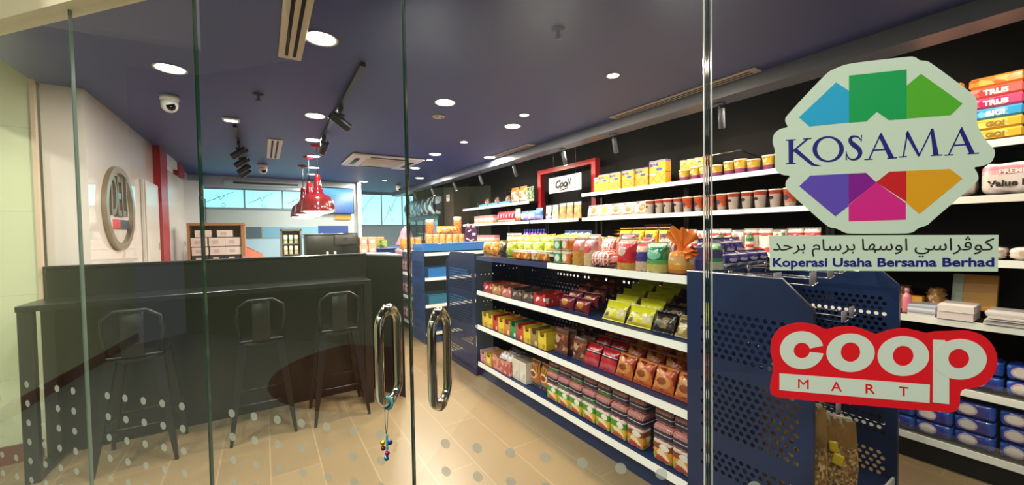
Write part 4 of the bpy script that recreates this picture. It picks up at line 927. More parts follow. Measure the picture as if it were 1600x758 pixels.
row('white_carton', 2.15, ZB, 2.965, 3.215, 2, 'plain_carton', 'plain white carton on the gondola bottom shelf beside the coral one', 'carton', 'white cartons on the bottom shelf')
bag('orange_pack', .14, .25, .10, P('pk_tiger', [(0, '#4f8fb0'), (.18, '#c9772c'), (.62, '#cf8a30'), (.9, '#b8641f')], .3, stripe=(9, '#3a2414', .6, 1.0), oval=(.5, .52, .34, .17, '#e9d4a8'), oval2=(.5, .52, .24, .11, '#8f2a1d')), mat('seal_orange', '#b87a35', .35), 2)
row('orange_pack', 2.10, ZB, 2.665, 2.965, 2, 'snack_pack', 'tall orange and dark striped snack pack on the bottom shelf', 'snack pack', 'orange striped packs', dep=0)
art = P('pk_noodle_art', [(0, '#e6c9a0'), (.12, '#4f9a2f'), (.55, '#3f8a2a'), (.85, '#cdb5ae')], .3, blot=(24, ['#e0b22e', '#c9541f', '#6fae3a', '#e9d8b0'], .1, .55), oval=(.68, .7, .2, .15, '#e8e6d2'))
art2 = P('pk_noodle_art2', [(0, '#e6c9a0'), (.12, '#a8641f'), (.5, '#7a3a1c'), (.85, '#c2a79c')], .3, blot=(24, ['#d9902e', '#b8381f', '#8f9a3a', '#e9d0b0'], .1, .6), oval=(.62, .72, .24, .14, '#ded9cf'))
lay = P('pk_noodle_lay', [(0, '#d6a09a'), (.34, '#20244f'), (.5, '#c9c2cc'), (.55, '#2a3570'), (.68, '#d9a39b')], .35, stripe=(18, '#b37c78', 0, .33))
lay_g = P('pk_noodle_layg', [(0, '#c4837c'), (.14, '#237040'), (.38, '#c2d0c0'), (.43, '#15193f'), (.66, '#cb8d85')], .35, stripe=(14, '#94504e', .66, 1.01))
lay_p = P('pk_noodle_layp', [(0, '#c4837c'), (.16, '#15193f'), (.42, '#c9c2cc'), (.47, '#15193f'), (.66, '#cb8d85')], .35, stripe=(14, '#94504e', .66, 1.01))
brick('noodle_up', .138, .10, .135, art, 1, .004, r=.2); brick('noodle_up_red', .138, .10, .135, art2, 2, .004, r=.2)
brick('noodle_lay', .138, .2, .096, lay_p, 3, .004, r=.26); brick('noodle_lay_green', .138, .2, .096, lay_g, 4, .004, r=.26)
for c, y in enumerate([1.365, 1.50, 1.71, 1.855, 2.0, 2.145, 2.29, 2.435, 2.58]):
    k = 'noodle_up_red' if c < 3 else 'noodle_up'; col = 'brown' if c < 3 else 'green'
    put(k, 'noodle_pack', '%s noodle pack standing at the bottom of the stacks, column %s from the glass' % (col, ORD[c]), 'noodle pack', (2.07, y, ZB), group='noodle packs on the bottom shelf')
    for lv in (0, 1):
        put('noodle_lay_green' if c > 3 and (lv+c) % 2 else 'noodle_lay', 'noodle_pack', 'pink and navy noodle pack lying %s, stack %s from the glass' % (('on the standing pack', 'topmost')[lv], ORD[c]), 'noodle pack', (2.12+.02*lv, y, ZB+.135+.096*lv), -PI/2+.05*math.sin(c*3+lv), 'noodle packs on the bottom shelf')
    if c > 2: put('noodle_up', 'noodle_pack', 'green noodle pack at back on top of the stacks, %s from the glass' % ORD[c-3], 'noodle pack', (2.33, y, ZB+.19), group='noodle packs at the back', tilt=(-.3, 0))
# --- near gondola, second shelf up
Z2 = LEV[1]+.002
for nm, a, b, c in (('y', '#d9b32e', '#e5c63c', '#b9872a'), ('r', '#b8322c', '#c94a3a', '#e0c0a8'), ('g', '#2f7a4a', '#3f8f55', '#d8e0c8'), ('o', '#c9722e', '#d28a48', '#f0d8b0'), ('b', '#8f7440', '#a0844a', '#d9c79a')):
    tray('mini_'+nm, .112, .22, .15, P('pk_mini_'+nm, [(0, a), (.3, b), (.8, a)], .5, oval=(.7, .2, .16, .14, c)), MATS['inner_dark'])
seq = 'ybyrgoyryy'; nmc = {'y': 'yellow', 'r': 'red', 'g': 'green', 'o': 'orange', 'b': 'olive brown'}
for i, ch in enumerate(seq): put('mini_'+ch, 'display_carton', '%s open display carton on second gondola shelf, %s from the brown pouches' % (nmc[ch], ORD[i]), 'carton', (2.12, 2.69+.115*i, Z2), group='display cartons on the second shelf')
bag('brown_pouch', .17, .22, .036, P('pk_brown', [(0, '#7a4a34'), (.2, '#8f5a42'), (.8, '#5f3a2c')], .25, blot=(22, ['#a86a4f', '#7a4030', '#c29a7f', '#5c3326'], .15, .75)), mat('seal_brown', '#4f362c', .3), 5)
for i in range(3): put('brown_pouch', 'snack_pouch', 'brown snack pouch beside the red bags on second gondola shelf, %s from the shelf edge' % ORD[i], 'snack pouch', (2.07+.09*i, 2.29, Z2), -PI/2, 'brown pouches beside the red bags', (-.1, 0), (.9, 1, .85))
for i in range(6): put('brown_pouch', 'snack_pouch', 'brown snack pouch standing in a file on second gondola shelf, %s from the shelf edge' % ORD[i], 'snack pouch', (2.06+.07*i, 2.50-.02*i, Z2), -PI/2, 'brown pouches filed on the second shelf', (-.08, 0))
redp_ = P('pk_redbag', [(0, '#b3202a'), (.3, '#c22a34'), (.55, '#26203a'), (.62, '#cfc2c0'), (.66, '#b3202a')], .22, blot=(20, ['#c8505a', '#a8182a', '#b83a2c'], .0, .3))
bag('red_bag', .155, .165, .06, redp_, mat('seal_red_bag', '#a8182a', .25), 6, .008)
orap = P('pk_orange_bowl', [(0, '#c2541f'), (.7, '#b8401c'), (.92, '#d9a060')], .25, blot=(24, ['#cf6a26', '#b33c1a', '#d98a3a', '#8f2a18'], .05, .95), oval=(.5, .38, .36, .26, '#cf8a4a'), oval2=(.46, .40, .22, .15, '#8f3f1e'))
bag('orange_bag', .150, .17, .06, orap, mat('seal_orange_bag', '#a8401c', .25), 7, .009)
for i in range(2):
    for l in range(4): put('red_bag', 'snack_bag', 'shiny red snack bag, %s column from the glass, %s row back' % (ORD[i], ORD[l]), 'snack bag', (2.07+.098*l, 2.0+.165*i, Z2+.045*l), -PI/2+.03*math.sin(i+l*2), 'red bags on the second shelf', (-.4, 0))
for i in range(4):
    for l in range(4): put('orange_bag', 'snack_bag', 'orange bag with bowl picture, %s column from the glass, %s row back' % (ORD[i], ORD[l]), 'snack bag', (2.07+.098*l, 1.375+.156*i, Z2+.045*l), -PI/2+.03*math.sin(i*2+l), 'orange bags on the second shelf', (-.4, 0))
# --- near gondola, third shelf up
Z3 = LEV[2]+.002
for nm, a, b, c in (('red', '#b3262a', '#c4383a', '#e8d2c8'), ('tan', '#c28a4f', '#cf9a60', '#e8d2a8'), ('pink', '#c96a5f', '#d98a78', '#f0d0c0'), ('dark', '#4f4038', '#5f4d42', '#b39a80')):
    tray('low_'+nm, .17, .24, .10, P('pk_low_'+nm, [(0, a), (.4, b), (.75, a)], .5, blot=(26, [a, b, c], .2, .7)), MATS['inner_dark'], .6)
for i, ch in enumerate(['red', 'dark', 'dark', 'pink', 'tan', 'red']): put('low_'+ch, 'display_carton', '%s low display carton on third gondola shelf, %s from dark red packs' % ({'dark': 'dark brown'}.get(ch, ch), ORD[i]), 'carton', (2.13, 2.72+.185*i, Z3), group='low cartons on the third shelf')
bag('maroon_pack', .16, .12, .07, P('pk_maroon', [(0, '#5c1420'), (.2, '#7a1a28'), (.8, '#561222')], .2, oval=(.5, .5, .2, .28, '#a8742e'), blot=(30, ['#7a1a28', '#5f1522', '#8f2a30'], .1, .9)), mat('seal_maroon', '#4f1a30', .25), 8)
for i in range(5):
    for j in range(2): put('maroon_pack', 'biscuit_pack', 'dark red shiny pack with gold spot, step %s of the %s stair' % (ORD[i], ('glass-side', 'far-side')[j]), 'snack pack', (2.065+.085*i, 2.25+.185*j, Z3+.035*i), -PI/2+.04*math.sin(i*2+j), 'dark red packs stacked in steps', (-.35, 0))
ylw = P('pk_yellow_pack', [(0, '#c4b01c'), (.6, '#dcd41e'), (.9, '#e6de30')], .25, blot=(26, ['#d6c48a', '#cfc21e', '#6f5f50', '#e0d860', '#c9a83a'], .12, .6))
bag('yellow_pack', .20, .15, .052, ylw, mat('seal_yellow', '#c4bc24', .3), 9, .006); bag('black_pack', .15, .14, .052, P('pk_black', [(0, '#1b1716'), (.5, '#2c2422'), (.85, '#151213')], .22, blot=(26, ['#2f2523', '#8a6a3a', '#1a1614', '#57493c'], .15, .7)), mat('seal_black', '#1c1918', .25), 10, .008)
bag('tan_pack', .14, .14, .052, P('pk_tan', [(0, '#b89a5a'), (.5, '#c9ae74'), (.85, '#a88a50')], .25, blot=(26, ['#cdb27a', '#a8823a', '#5f4a2a', '#dcc898'], .1, .8)), mat('seal_tan', '#a08a5a', .3), 11, .008)
for j, (key, col, y) in enumerate([('tan_pack', 'pale tan', 1.37), ('black_pack', 'black', 1.525), ('yellow_pack', 'yellow', 1.71), ('yellow_pack', 'yellow', 1.93)]):
    for i in range(5):
        put(key, 'biscuit_pack', '%s biscuit pack, step %s counted upward in the %s stair from the glass' % (col, ORD[i], ORD[j]), 'snack pack', (2.065+.085*i, y+.003*math.sin(i*2+j), Z3+.035*i), -PI/2+.04*math.sin(i*3+j), 'packs stacked in steps on the third shelf', (-.5, 0))
# --- near gondola, top shelf (far bay: wrapped snacks; near bay: bread)
Z4 = LEV[3]+.004
for nm, cols, bg in (('gold', ['#c98f28', '#b87620', '#d6b04a', '#95551a'], '#bb8834'), ('green', ['#74952a', '#aaa83c', '#4a7420', '#bdb468'], '#84963a'), ('amber', ['#c9742a', '#d99a4a', '#a8541f', '#e6bd7a'], '#c98038'), ('dark', ['#3a2a1c', '#5f4530', '#d9c8a0', '#2a2018'], '#4a3626'), ('cream', ['#cdb67c', '#b8924e', '#d9c49a', '#9f7a3c'], '#c2a468'), ('lime', ['#93ad2c', '#b9b83a', '#5f8a22', '#c9c47a'], '#98a834')):
    bag('wrap_'+nm, .15, .17, .09, P('pk_wrap_'+nm, [(0, bg)], .2, blot=(34, cols, .05, .9), coat=.6), mat('seal_clear_'+nm, bg, .2, coat=.5), len(nm), .010)
    carton('tub_'+nm, .125, .1, .085, P('pk_tub_'+nm, [(0, bg), (.8, '#e2d6be')], .2, blot=(40, cols, .05, .78), coat=.6), mat('tub_lid', '#e6dcc8', .2), .012)
names6 = {'gold': 'golden', 'green': 'green', 'amber': 'amber', 'dark': 'dark', 'cream': 'cream', 'lime': 'lime'}
def wraprow(seq, y0, dy, x, z, kind, where, tilt=(-.12, 0)):
    for i, q in enumerate(seq): put(kind+q, 'nut_tub' if kind == 'tub_' else 'wrapped_snack', '%s %s, %s, %s from the bread' % (names6[q], 'clear snack tub' if kind == 'tub_' else 'cellophane snack bag', where, ORD[i]), 'snack tub' if kind == 'tub_' else 'snack bag', (x+.01*math.sin(i*2), y0+dy*i, z), -PI/2+.12*math.sin(i*5), 'wrapped snacks on the gondola top', tilt)
wraprow(['amber', 'cream', 'amber', 'amber'], 2.66, .137, 2.06, Z4, 'tub_', 'front row of gondola top', (0, 0))
wraprow(['amber', 'green', 'lime', 'green'], 2.66, .155, 2.18, Z4, 'wrap_', 'second row of gondola top', (-.2, 0))
wraprow(['lime', 'dark', 'amber', 'gold'], 3.24, .158, 2.06, Z4, 'wrap_', 'front row of far gondola top')
wraprow(['lime', 'gold', 'green'], 3.32, .16, 2.19, Z4, 'wrap_', 'second row of far gondola top', (-.2, 0))
wraprow(['lime', 'green', 'lime', 'green', 'lime', 'gold', 'amber'], 2.74, .16, 2.32, Z4+.05, 'wrap_', 'middle row of gondola top', (-.45, .12))
wraprow(['cream', 'lime', 'green', 'amber', 'gold', 'amber', 'gold'], 2.72, .163, 2.46, Z4+.08, 'wrap_', 'back row of gondola top', (-.6, -.1))
wraprow(['cream', 'green', 'cream', 'gold'], 2.6, .17, 2.70, Z4+.05, 'wrap_', 'far side row of gondola top', (-.6, .1))
tin = P('pk_tin', [(0, '#c9c0a8'), (.1, '#3f9a5a'), (.8, '#d9d2c0')], .2, oval=(.5, .45, .3, .28, '#e8e4d8'), coat=.5)
tin2 = P('pk_tin2', [(0, '#c9c0a8'), (.1, '#d0762e'), (.8, '#d9d2c0')], .2, oval=(.4, .5, .28, .3, '#e8e0d0'), coat=.5)
carton('tin_green', .095, .1, .1, tin, mat('tin_lid', '#d8d4c6', .2), .008); carton('tin_orange', .095, .1, .1, tin2, MATS['tin_lid'], .008)
for i, (k, y, l) in enumerate([('tin_orange', 2.36, 0), ('tin_green', 2.46, 0), ('tin_orange', 2.36, 1), ('tin_green', 2.46, 1)]):
    put(k, 'snack_canister', '%s clear canister, %s of two stacked, between bread and snack tubs' % (('orange', 'green')[i % 2], ('lower', 'upper')[l]), 'canister', (2.05, y, Z4+.103*l), group='clear canisters on the gondola top')
bag('dark_snack', .085, .10, .05, P('pk_ds', [(0, '#2f231c'), (.5, '#d9cdb8'), (.7, '#2f231c')], .25), sil, 4); put('dark_snack', 'snack_pack', 'small dark and white pack at the shelf edge beside green canisters', 'snack pack', (2.03, 2.545, Z4))
putk = lambda key, nm, lb, cat, x, y, z, rz, g=None, tl=(0, 0): put(key, nm, lb, cat, (x, y, z), rz, g, tl)
bunp = P('pk_bun', [(0, '#b8863f'), (.45, '#d08a36'), (.6, '#d9b59a'), (.8, '#c98f86')], .2, oval=(.5, .68, .3, .16, '#cf5a4a'), coat=.6)
bunp2 = P('pk_bun2', [(0, '#bfa27a'), (.45, '#c9a890'), (.6, '#c88a86'), (.8, '#b87a80')], .2, oval=(.5, .62, .3, .14, '#c2404a'), coat=.6)
bag('bun_amber', .125, .20, .12, bunp, sil, 9, .010, True, 4.5); bag('bun_pink', .12, .205, .12, bunp2, sil, 8, .010, True, 4.5)
BR = 'bread bags on the gondola top'
putk('bun_amber', 'bread_bag', 'amber bun bag with red emblem, beside the orange canisters', 'bread', 2.06, 2.245, Z4, -PI/2, BR)
putk('bun_pink', 'bread_bag', 'pinkish bun bag next to the striped bread', 'bread', 2.06, 2.118, Z4, -PI/2, BR)
strp = P('pk_striped', [(0, '#c9463c'), (.5, '#d9c0b0'), (.55, '#c24a40')], .2, stripe=(8, '#e3cfc4', 0, 1.01), coat=.6)
bag('bread_striped', .16, .18, .12, strp, sil, 13, .010, True, 4.5); brick('bread_lying', .2, .13, .11, strp, 5, .012, r=.45)
putk('bread_lying', 'bread_bag', 'red and white striped bread bag lying at the shelf edge', 'bread', 2.05, 1.985, Z4, -PI/2, BR)
redb = P('pk_redbread', [(0, '#b8863a'), (.22, '#c4202a'), (.85, '#d9403a')], .22, oval=(.42, .62, .2, .16, '#d9b0a8'), stripe=(12, '#e3b8b0', .86, 1.01), coat=.6)
bag('bread_red', .165, .205, .13, redb, sil, 9, .010, True, 4.5); putk('bread_red', 'bread_bag', 'bright red bread bag with pale label', 'bread', 2.06, 1.775, Z4, -PI/2, BR)
purb = P('pk_purplebread', [(0, '#c9a58a'), (.35, '#3a2a7a'), (.7, '#c9a090'), (.9, '#b03a40')], .22, coat=.6)
bag('bread_purple', .115, .18, .11, purb, sil, 12, .010, True, 4.5); putk('bread_purple', 'bread_bag', 'narrow purple and tan bread bag between red and green loaves', 'bread', 2.06, 1.645, Z4, -PI/2, BR)
greb = P('pk_greenbread', [(0, '#b8a860'), (.28, '#4f9a50'), (.42, '#17704a'), (.86, '#1f8a50')], .22, oval=(.5, .6, .32, .16, '#7ab89a'), stripe=(12, '#cfe0c8', .87, 1.01), coat=.6)
bag('bread_green', .15, .185, .13, greb, sil, 11, .010, True, 4.5); putk('bread_green', 'bread_bag', 'bright green bread loaf bag beside the orange-topped bag', 'bread', 2.06, 1.54, Z4, -PI/2, BR)
orb = P('pk_orangebread', [(0, '#b3642a'), (.2, '#d08a2e'), (.4, '#c99a6a'), (.75, '#d9822e')], .22, blot=(30, ['#cf9a5a', '#b8743a', '#dcc09a'], .4, .7), coat=.6)
ortop = mat('orange_film', '#e8761f', .3, coat=.5)
loaf('bread_orange', .118, .12, .19, orb, mat('orange_tie', '#c85a14', .4), ortop, 7, .72, .3, .25)
for nm, a0, a1, R_, tw in (('bow', .55, 2.45, .13, 0), ('bow', -1.0, .35, .085, 1)):
    fb = MB(); fb.grid(lambda u, v: (math.cos(a0+(a1-a0)*u)*R_*v*(1+.12*math.sin(u*19)), -.012*v*math.sin(u*22+tw)-.05*v*math.sin(PI*u), .140+math.sin(a0+(a1-a0)*u)*R_*v*(1+.1*math.sin(u*23))), 40, 8)
    fb.grid(lambda u, v: (math.cos(a0+(a1-a0)*u)*R_*.92*v, .012*v*math.sin(u*25+tw)+.05*v*math.sin(PI*u), .140+math.sin(a0+(a1-a0)*u)*R_*.92*v), 40, 8)
    PROTO['bread_orange'].append((nm, fb.mesh('bow_fan', ortop)))
putk('bread_orange', 'bread_bag', 'bread bag with big bright orange gathered bow on top', 'bread', 2.06, 1.39, Z4, -PI/2, BR, (.0, 0))
grw = P('pk_gwbread', [(0, '#c9c2a8'), (.3, '#2f8a4f'), (.42, '#4a3a6a'), (.75, '#2f8a4f'), (.88, '#dfe3d2')], .22, stripe=(10, '#3a9a55', .88, 1.01), coat=.6)
bag('bread_greenwhite', .14, .175, .12, grw, sil, 16, .010, True, 4.5); putk('bread_greenwhite', 'bread_bag', 'small green and white bread bag on the near end of gondola top', 'bread', 2.44, 1.43, Z4, -.3, BR)
carton('purple_box', .07, .1, .15, P('pk_purplebox', [(0, '#463a86'), (.5, '#5a4c9a')], .4), None); putk('purple_box', 'purple_box', 'plain purple box at the near corner of the gondola top', 'box', 2.22, 1.40, Z4, -.4)
purp = P('pk_purple', [(0, '#cfc6cc'), (.25, '#2a2168'), (.6, '#3a2f80'), (.8, '#e0d8e0'), (.87, '#2a2168')], .22, blot=(30, ['#2a2168', '#4a3f8a', '#b0a4b8'], .35, .6), coat=.5)
bag('purple_pack', .13, .2, .08, purp, mat('seal_purple', '#2c2668', .3), 9)
for i in range(4): put('purple_pack', 'bread_pack', 'dark purple pack on gondola near end, back row, %s from green and white loaf' % ORD[i], 'snack pack', (2.58+.132*(i if i < 4 else 3.7), 1.52, Z4), 0, 'purple packs on the gondola top', (-.25, 0))
for i in range(4): put('purple_pack', 'bread_pack', 'dark purple pack on gondola near end, front row short, %s from the loaf' % ORD[i], 'snack pack', (2.59+.132*i, 1.385, Z4), .03*math.sin(i*3), 'purple packs on the gondola top', (-.1, 0), (1, 1, .55))
for i in range(6):
    k = ['bread_striped', 'bread_purple', 'bun_pink', 'bread_striped', 'bun_amber', 'bread_purple', 'bread_red'][i]
    put(k, 'bread_bag', 'wrapped bread in the second row of gondola top, %s from the glass' % ORD[i], 'bread', (2.26, 1.62+.172*i, Z4), -PI/2+.05*math.sin(i*4), 'second row of bread', (-.1, 0), (1, 1, 1.12))
# --- hanging crisps on the near end display
def crisp(name, label, loc, s, rz, k):
    cm_ = P('crisp_print', [(0, '#9a6f38')], .2, blot=(85, ['#a8793c', '#c9a063', '#7a4f26', '#d9bb85', '#8f6230'], .0, .7), coat=.7)
    mb = MB()
    for sg in (-1, 1):
        def f(u, v):
            e = max(0, 1-abs(2*u-1)**2.6); b = (.55+.45*math.sin(PI*min(1, v*1.25))) if v < .8 else .35*(1-v)/.2+.1
            wob = .014*noise(u*3, v*4, k+sg); return ((u-.5)*.24*(1-.25*max(0, v-.5)*2), sg*(.055*e**.5*b*(1 if v > .02 else .4)+wob*e), v*.46)
        mb.grid(f, 16, 20)
    PROTO.pop('c', None); proto('c', [('body', mb, cm_), ('head_card', MB().rbox(-.075, -.006, .40, .075, .006, .47, .004, 1), mat('clear_head', '#b8ab98', .15, coat=.8)), ('yellow_label', MB().rbox(-.06, -.082, .23, -.005, -.062, .29, .008, 2, M=RY(.2)), mat('label_yellow', '#d9b51f', .4)), ('yellow_label', MB().rbox(.02, -.075, .29, .065, -.055, .345, .008, 2, M=RY(-.15)), MATS.get('label_yellow') or mat('label_yellow', '#d9b51f', .4))])
    return put('c', name, label, 'crisp bag', loc, rz, 'crisp bags hanging on the end display', (0, .06*math.sin(k)), s)
crisp('crisp_bag', 'clear bag of brown crisps hung in front, with two yellow labels', (2.58, .84, .10), (.86, .95, 1.02), -1.27, 1)
crisp('crisp_bag', 'clear bag of brown crisps hung closest to the perforated side panel', (2.22, .86, .10), (.86, .8, 1.36), -1.2, 2)
crisp('crisp_bag', 'clear bag of brown crisps hung behind, between the front bag and the side panel', (2.40, 1.02, .10), (.86, .8, 1.30), -1.25, 3)
# --- wall shelving -------------------------------------------------------
FX = 3.79
W6, W5, W4, W3, W2, W1 = [z+.005 for z in (2.10, 1.77, 1.38, .99, .56, .18)]
yb = P('pk_cracker', [(0, '#e0a52a'), (.45, '#e3ab30'), (.93, '#8a88a8')], .4, diag=(2.0, '#8a4a14', .06), oval=(.62, .62, .2, .07, '#3a4f9a'), oval2=(.35, .8, .22, .06, '#d8d2e0'))
carton('cracker_box', .185, .10, .215, yb, mat('cracker_lid', '#9b98ad', .4)); carton('cracker_small', .11, .09, .2, yb, MATS['cracker_lid'])
def boxlet(key):                                        # printed name and red flash on the boxes
    vs, fs = textmesh('Jacob', .045, .0006, .002); me = MB().add(vs, fs, T(-.035, -.0515, .178) @ RX(PI/2)).mesh('name_print', mat('box_ink', '#3b3f80', .5)); PROTO[key].append(('lettering', me))
boxlet('cracker_box')
CB = 'yellow cracker boxes on the top wall shelf'
for i, (y, k, dx, sc) in enumerate([(2.80, 'cracker_box', -.02, (1.15, 1, 1.22)), (3.05, 'cracker_box', .02, None), (3.235, 'cracker_box', 0, None), (3.44, 'cracker_box', 0, None), (3.635, 'cracker_box', 0, None), (3.79, 'cracker_small', .03, None)]):
    put(k, 'cracker_box', 'yellow cracker box with slanting brown lines on top wall shelf, %s from the cups' % ORD[i], 'box', (FX+dx, y, W6), group=CB, s=sc)
for i in range(4):
    for l in range(2): put('cracker_small', 'cracker_box', 'small yellow box, %s layer, %s in the pair columns beside the cups' % (('lower', 'upper')[l], ORD[i]), 'box', (FX+.13, 2.60-.085*i, W6+.125*l), -PI/2+.4, CB, s=(.7, .8, .6))
cupm = P('pk_cup_yp', [(0, '#9a4a7a'), (.36, '#d6b14a'), (.92, '#e0d6c0')], .35, blot=(30, ['#dcb83a', '#d08a2e', '#e8d9b0'], .36, .9)); lidm = mat('cup_lid', '#e2d8c2', .35)
cup('cup_yellow', .055, .13, cupm, lidm, .86)
cup('cup_grey', .052, .155, P('pk_cup_grey', [(0, '#b9aca4'), (.55, '#c4b8ae'), (.75, '#b84a3a'), (.95, '#d0c4ba')], .35, oval=(.3, .55, .22, .1, '#3a2a2a')), mat('cup_lid_pink', '#cbb8b4', .35), .74)
cup('cup_red', .052, .155, P('pk_cup_red', [(0, '#b9aca4'), (.25, '#c4542a'), (.8, '#d0622e'), (.95, '#d0c4ba')], .35, oval=(.35, .5, .2, .15, '#4a4a7a'), blot=(26, ['#c4542a', '#b84020', '#d98a5a'], .25, .6)), MATS['cup_lid_pink'], .74)
ys = [2.50, 2.385, 2.27, 2.155, 2.04, 1.925, 1.81, 1.695, 1.58, 1.465, 1.36]
for i, y in enumerate(ys): put('cup_yellow', 'noodle_cup', 'yellow and purple noodle cup on the top wall shelf, %s from the cracker boxes' % ORD[i], 'cup', (FX-.02+.03*(i % 3 == 1), y, W6), group='yellow cups on the top wall shelf', s=(1, 1, .85+.15*(i % 3 != 0)))
kinds = ['cup_grey']*4+['cup_red']*4+['cup_grey']*4+['cup_red']
for i, k in enumerate(kinds): put(k, 'noodle_cup', '%s tall noodle cup on second-highest wall shelf, %s from cracker bags' % (('grey', 'red-orange')[k == 'cup_red'], ORD[i]), 'cup', (FX-.03+.015*(i % 2), 2.93-.118*i, W5), group='tall cups on the second-highest wall shelf')
wc = P('pk_wcr', [(0, '#e3d6cb'), (.9, '#e8ded4')], .3, oval=(.66, .52, .22, .3, '#c97a48'), oval2=(.3, .95, .14, .12, '#b02a30'), blot=(60, ['#e3d6cb', '#e8ded4', '#cfa898'], .05, .3))
bag('cracker_bag', .20, .165, .075, wc, mat('seal_white', '#e6dbd0', .3), 6, .005); bag('cracker_bag_yellow', .20, .165, .075, P('pk_wcy', [(0, '#e3dccb'), (.9, '#e8e2d4')], .3, oval=(.66, .52, .22, .3, '#d9b04a'), oval2=(.3, .95, .14, .12, '#b02a30')), MATS['seal_white'], 7, .005)
for i in range(5): put(['cracker_bag', 'cracker_bag', 'cracker_bag', 'cracker_bag_yellow', 'cracker_bag'][i], 'cracker_bag', 'white cracker bag with round %s biscuit, %s from the tall noodle cups' % (('orange', 'yellow')[i == 3], ORD[i]), 'snack bag', (FX-.03, 3.07+.197*i, W5), group='white cracker bags', tilt=(-.22, 0))
kp = P('pk_kraft', [(0, '#b08a52'), (.7, '#a87f46'), (.88, '#9ab0b4')], .5, blot=(24, ['#b8935a', '#a07840', '#c2a06a', '#8f6a38'], .1, .6))
bag('kraft_pouch', .15, .235, .07, kp, mat('seal_blue_clear', '#a0b6ba', .2), 3, .006, True); bag('cream_pouch', .14, .225, .07, P('pk_creampouch', [(0, '#d9cfa0'), (.3, '#e3dcae'), (.7, '#d6cf98'), (.88, '#9fc0bd')], .4, blot=(24, ['#d9cf9a', '#c9b86a', '#e8e2c2'], .15, .6)), MATS['seal_blue_clear'], 4, .006, True)
bag('white_pouch', .14, .225, .07, P('pk_whitepouch', [(0, '#8a8ac0'), (.2, '#dcdad8'), (.88, '#c9b0b0')], .4, blot=(20, ['#dcdad8', '#e6e4e0', '#4a5a5a'], .25, .8)), MATS['seal_blue_clear'], 5, .006, True)
for i, (k, c) in enumerate([('kraft_pouch', 'brown'), ('kraft_pouch', 'brown'), ('kraft_pouch', 'brown'), ('cream_pouch', 'cream'), ('white_pouch', 'white')]):
    put(k, 'snack_pouch', '%s standing pouch below the red frame, %s from the cracker bags' % (c, ORD[i]), 'snack pouch', (FX-.02, 4.16+.165*i, W5), group='standing pouches below the red frame')
bag('wipe_pack', .2, .17, .1, P('pk_wipe', [(0, '#8a84c2'), (.35, '#a7a0cf'), (.7, '#5f86c4')], .25, oval=(.4, .5, .26, .3, '#e0d8d8')), mat('seal_lilac', '#8f8cc0', .3), 4); bag('wipe_pack_blue', .18, .2, .1, P('pk_wipeb', [(0, '#9a9ad0'), (.4, '#3f78c4'), (.8, '#5a9ad8')], .25), MATS['seal_lilac'], 5)
for i in range(3): put(['wipe_pack_blue', 'wipe_pack', 'wipe_pack'][i], 'wipes_pack', '%s wipes pack on wall shelf beside the white pouch, %s from it' % (('blue', 'lilac', 'lilac')[i], ORD[i]), 'wipes', (FX, 5.02+.21*i+.07, W5), group='wipes packs on the wall shelf')
bag('red_sachet', .1, .2, .06, P('pk_redsachet', [(0, '#d9c9c0'), (.2, '#b8203a'), (.8, '#c8304a')], .25, oval=(.5, .55, .2, .2, '#e3a8a8')), mat('seal_red', '#a8203a', .3), 6); bag('cream_sachet', .15, .23, .07, P('pk_creamsachet', [(0, '#c9784a'), (.3, '#e8dcc8'), (.7, '#e3c98a')], .25), MATS['seal_white'], 7)
put('cream_sachet', 'snack_pouch', 'cream pouch standing between red packs and lilac wipes', 'snack pouch', (FX, 5.72, W5))
for i in range(6): put('red_sachet', 'red_pack', 'slim red pack on the wall shelf past the red frame, %s from cream pouch' % ORD[i], 'snack pack', (FX, 5.87+.098*i, W5), group='slim red packs')
carton('pink_box', .18, .12, .15, P('pk_pinkbox', [(0, '#e0a07a'), (.3, '#e8c0b0'), (.7, '#d9838a')], .4, blot=(24, ['#e8c8ba', '#d98a8a', '#f0dcd0'], .3, .7)), MATS['seal_white'])
for i in range(4): put('pink_box', 'pink_box', 'pink carton on the far wall shelf, %s from the slim red packs' % ORD[i], 'box', (FX, 6.6+.2*i, W5), group='pink cartons on the far wall shelf')
# fourth wall shelf (visible above the gondola)
wp = P('pk_wpouch', [(0, '#cf4f4a'), (.2, '#d9cfc4'), (.6, '#cfc6bb'), (.75, '#b83a38'), (.85, '#d6cdc2')], .25, oval=(.5, .78, .3, .08, '#a8303a'), oval2=(.5, .35, .22, .2, '#e8e0d6'))
bag('red_white_pouch', .12, .21, .06, wp, mat('seal_grey', '#a8a29a', .2), 3, .005, True)
bag('clear_pouch', .12, .2, .06, P('pk_clearpouch', [(0, '#a89c90'), (.4, '#bdb2a6'), (.8, '#a09890')], .15, blot=(26, ['#bdb2a6', '#9a8c80', '#d0c8be', '#c46a50'], .1, .9), coat=.7), MATS['seal_grey'], 4, .008, True)
for i in range(10): put(['red_white_pouch', 'red_white_pouch', 'clear_pouch'][i % 3], 'snack_pouch', '%s pouch on wall shelf above gondola, %s from the glass' % (('white pouch with red bands, a', 'white pouch with red bands, a', 'clear grey')[i % 3], ORD[i]), 'snack pouch', (FX-.02, 1.36+.118*i, W4), group='pouches on the wall shelf above the gondola')
bottle('sauce_bottle', .032, .19, P('pk_sauce', [(0, '#dcd6c8'), (.25, '#cf4a48'), (.42, '#e0dace'), (.6, '#3a6a3a')], .25), mat('cap_white', '#e0dcd4', .3))
for i in range(4): put('sauce_bottle', 'sauce_bottle', 'white bottle with red and green label before the pouches, %s from the glass' % ORD[i], 'bottle', (FX-.07, 1.55+.27*i, W4), group='sauce bottles on the wall shelf')
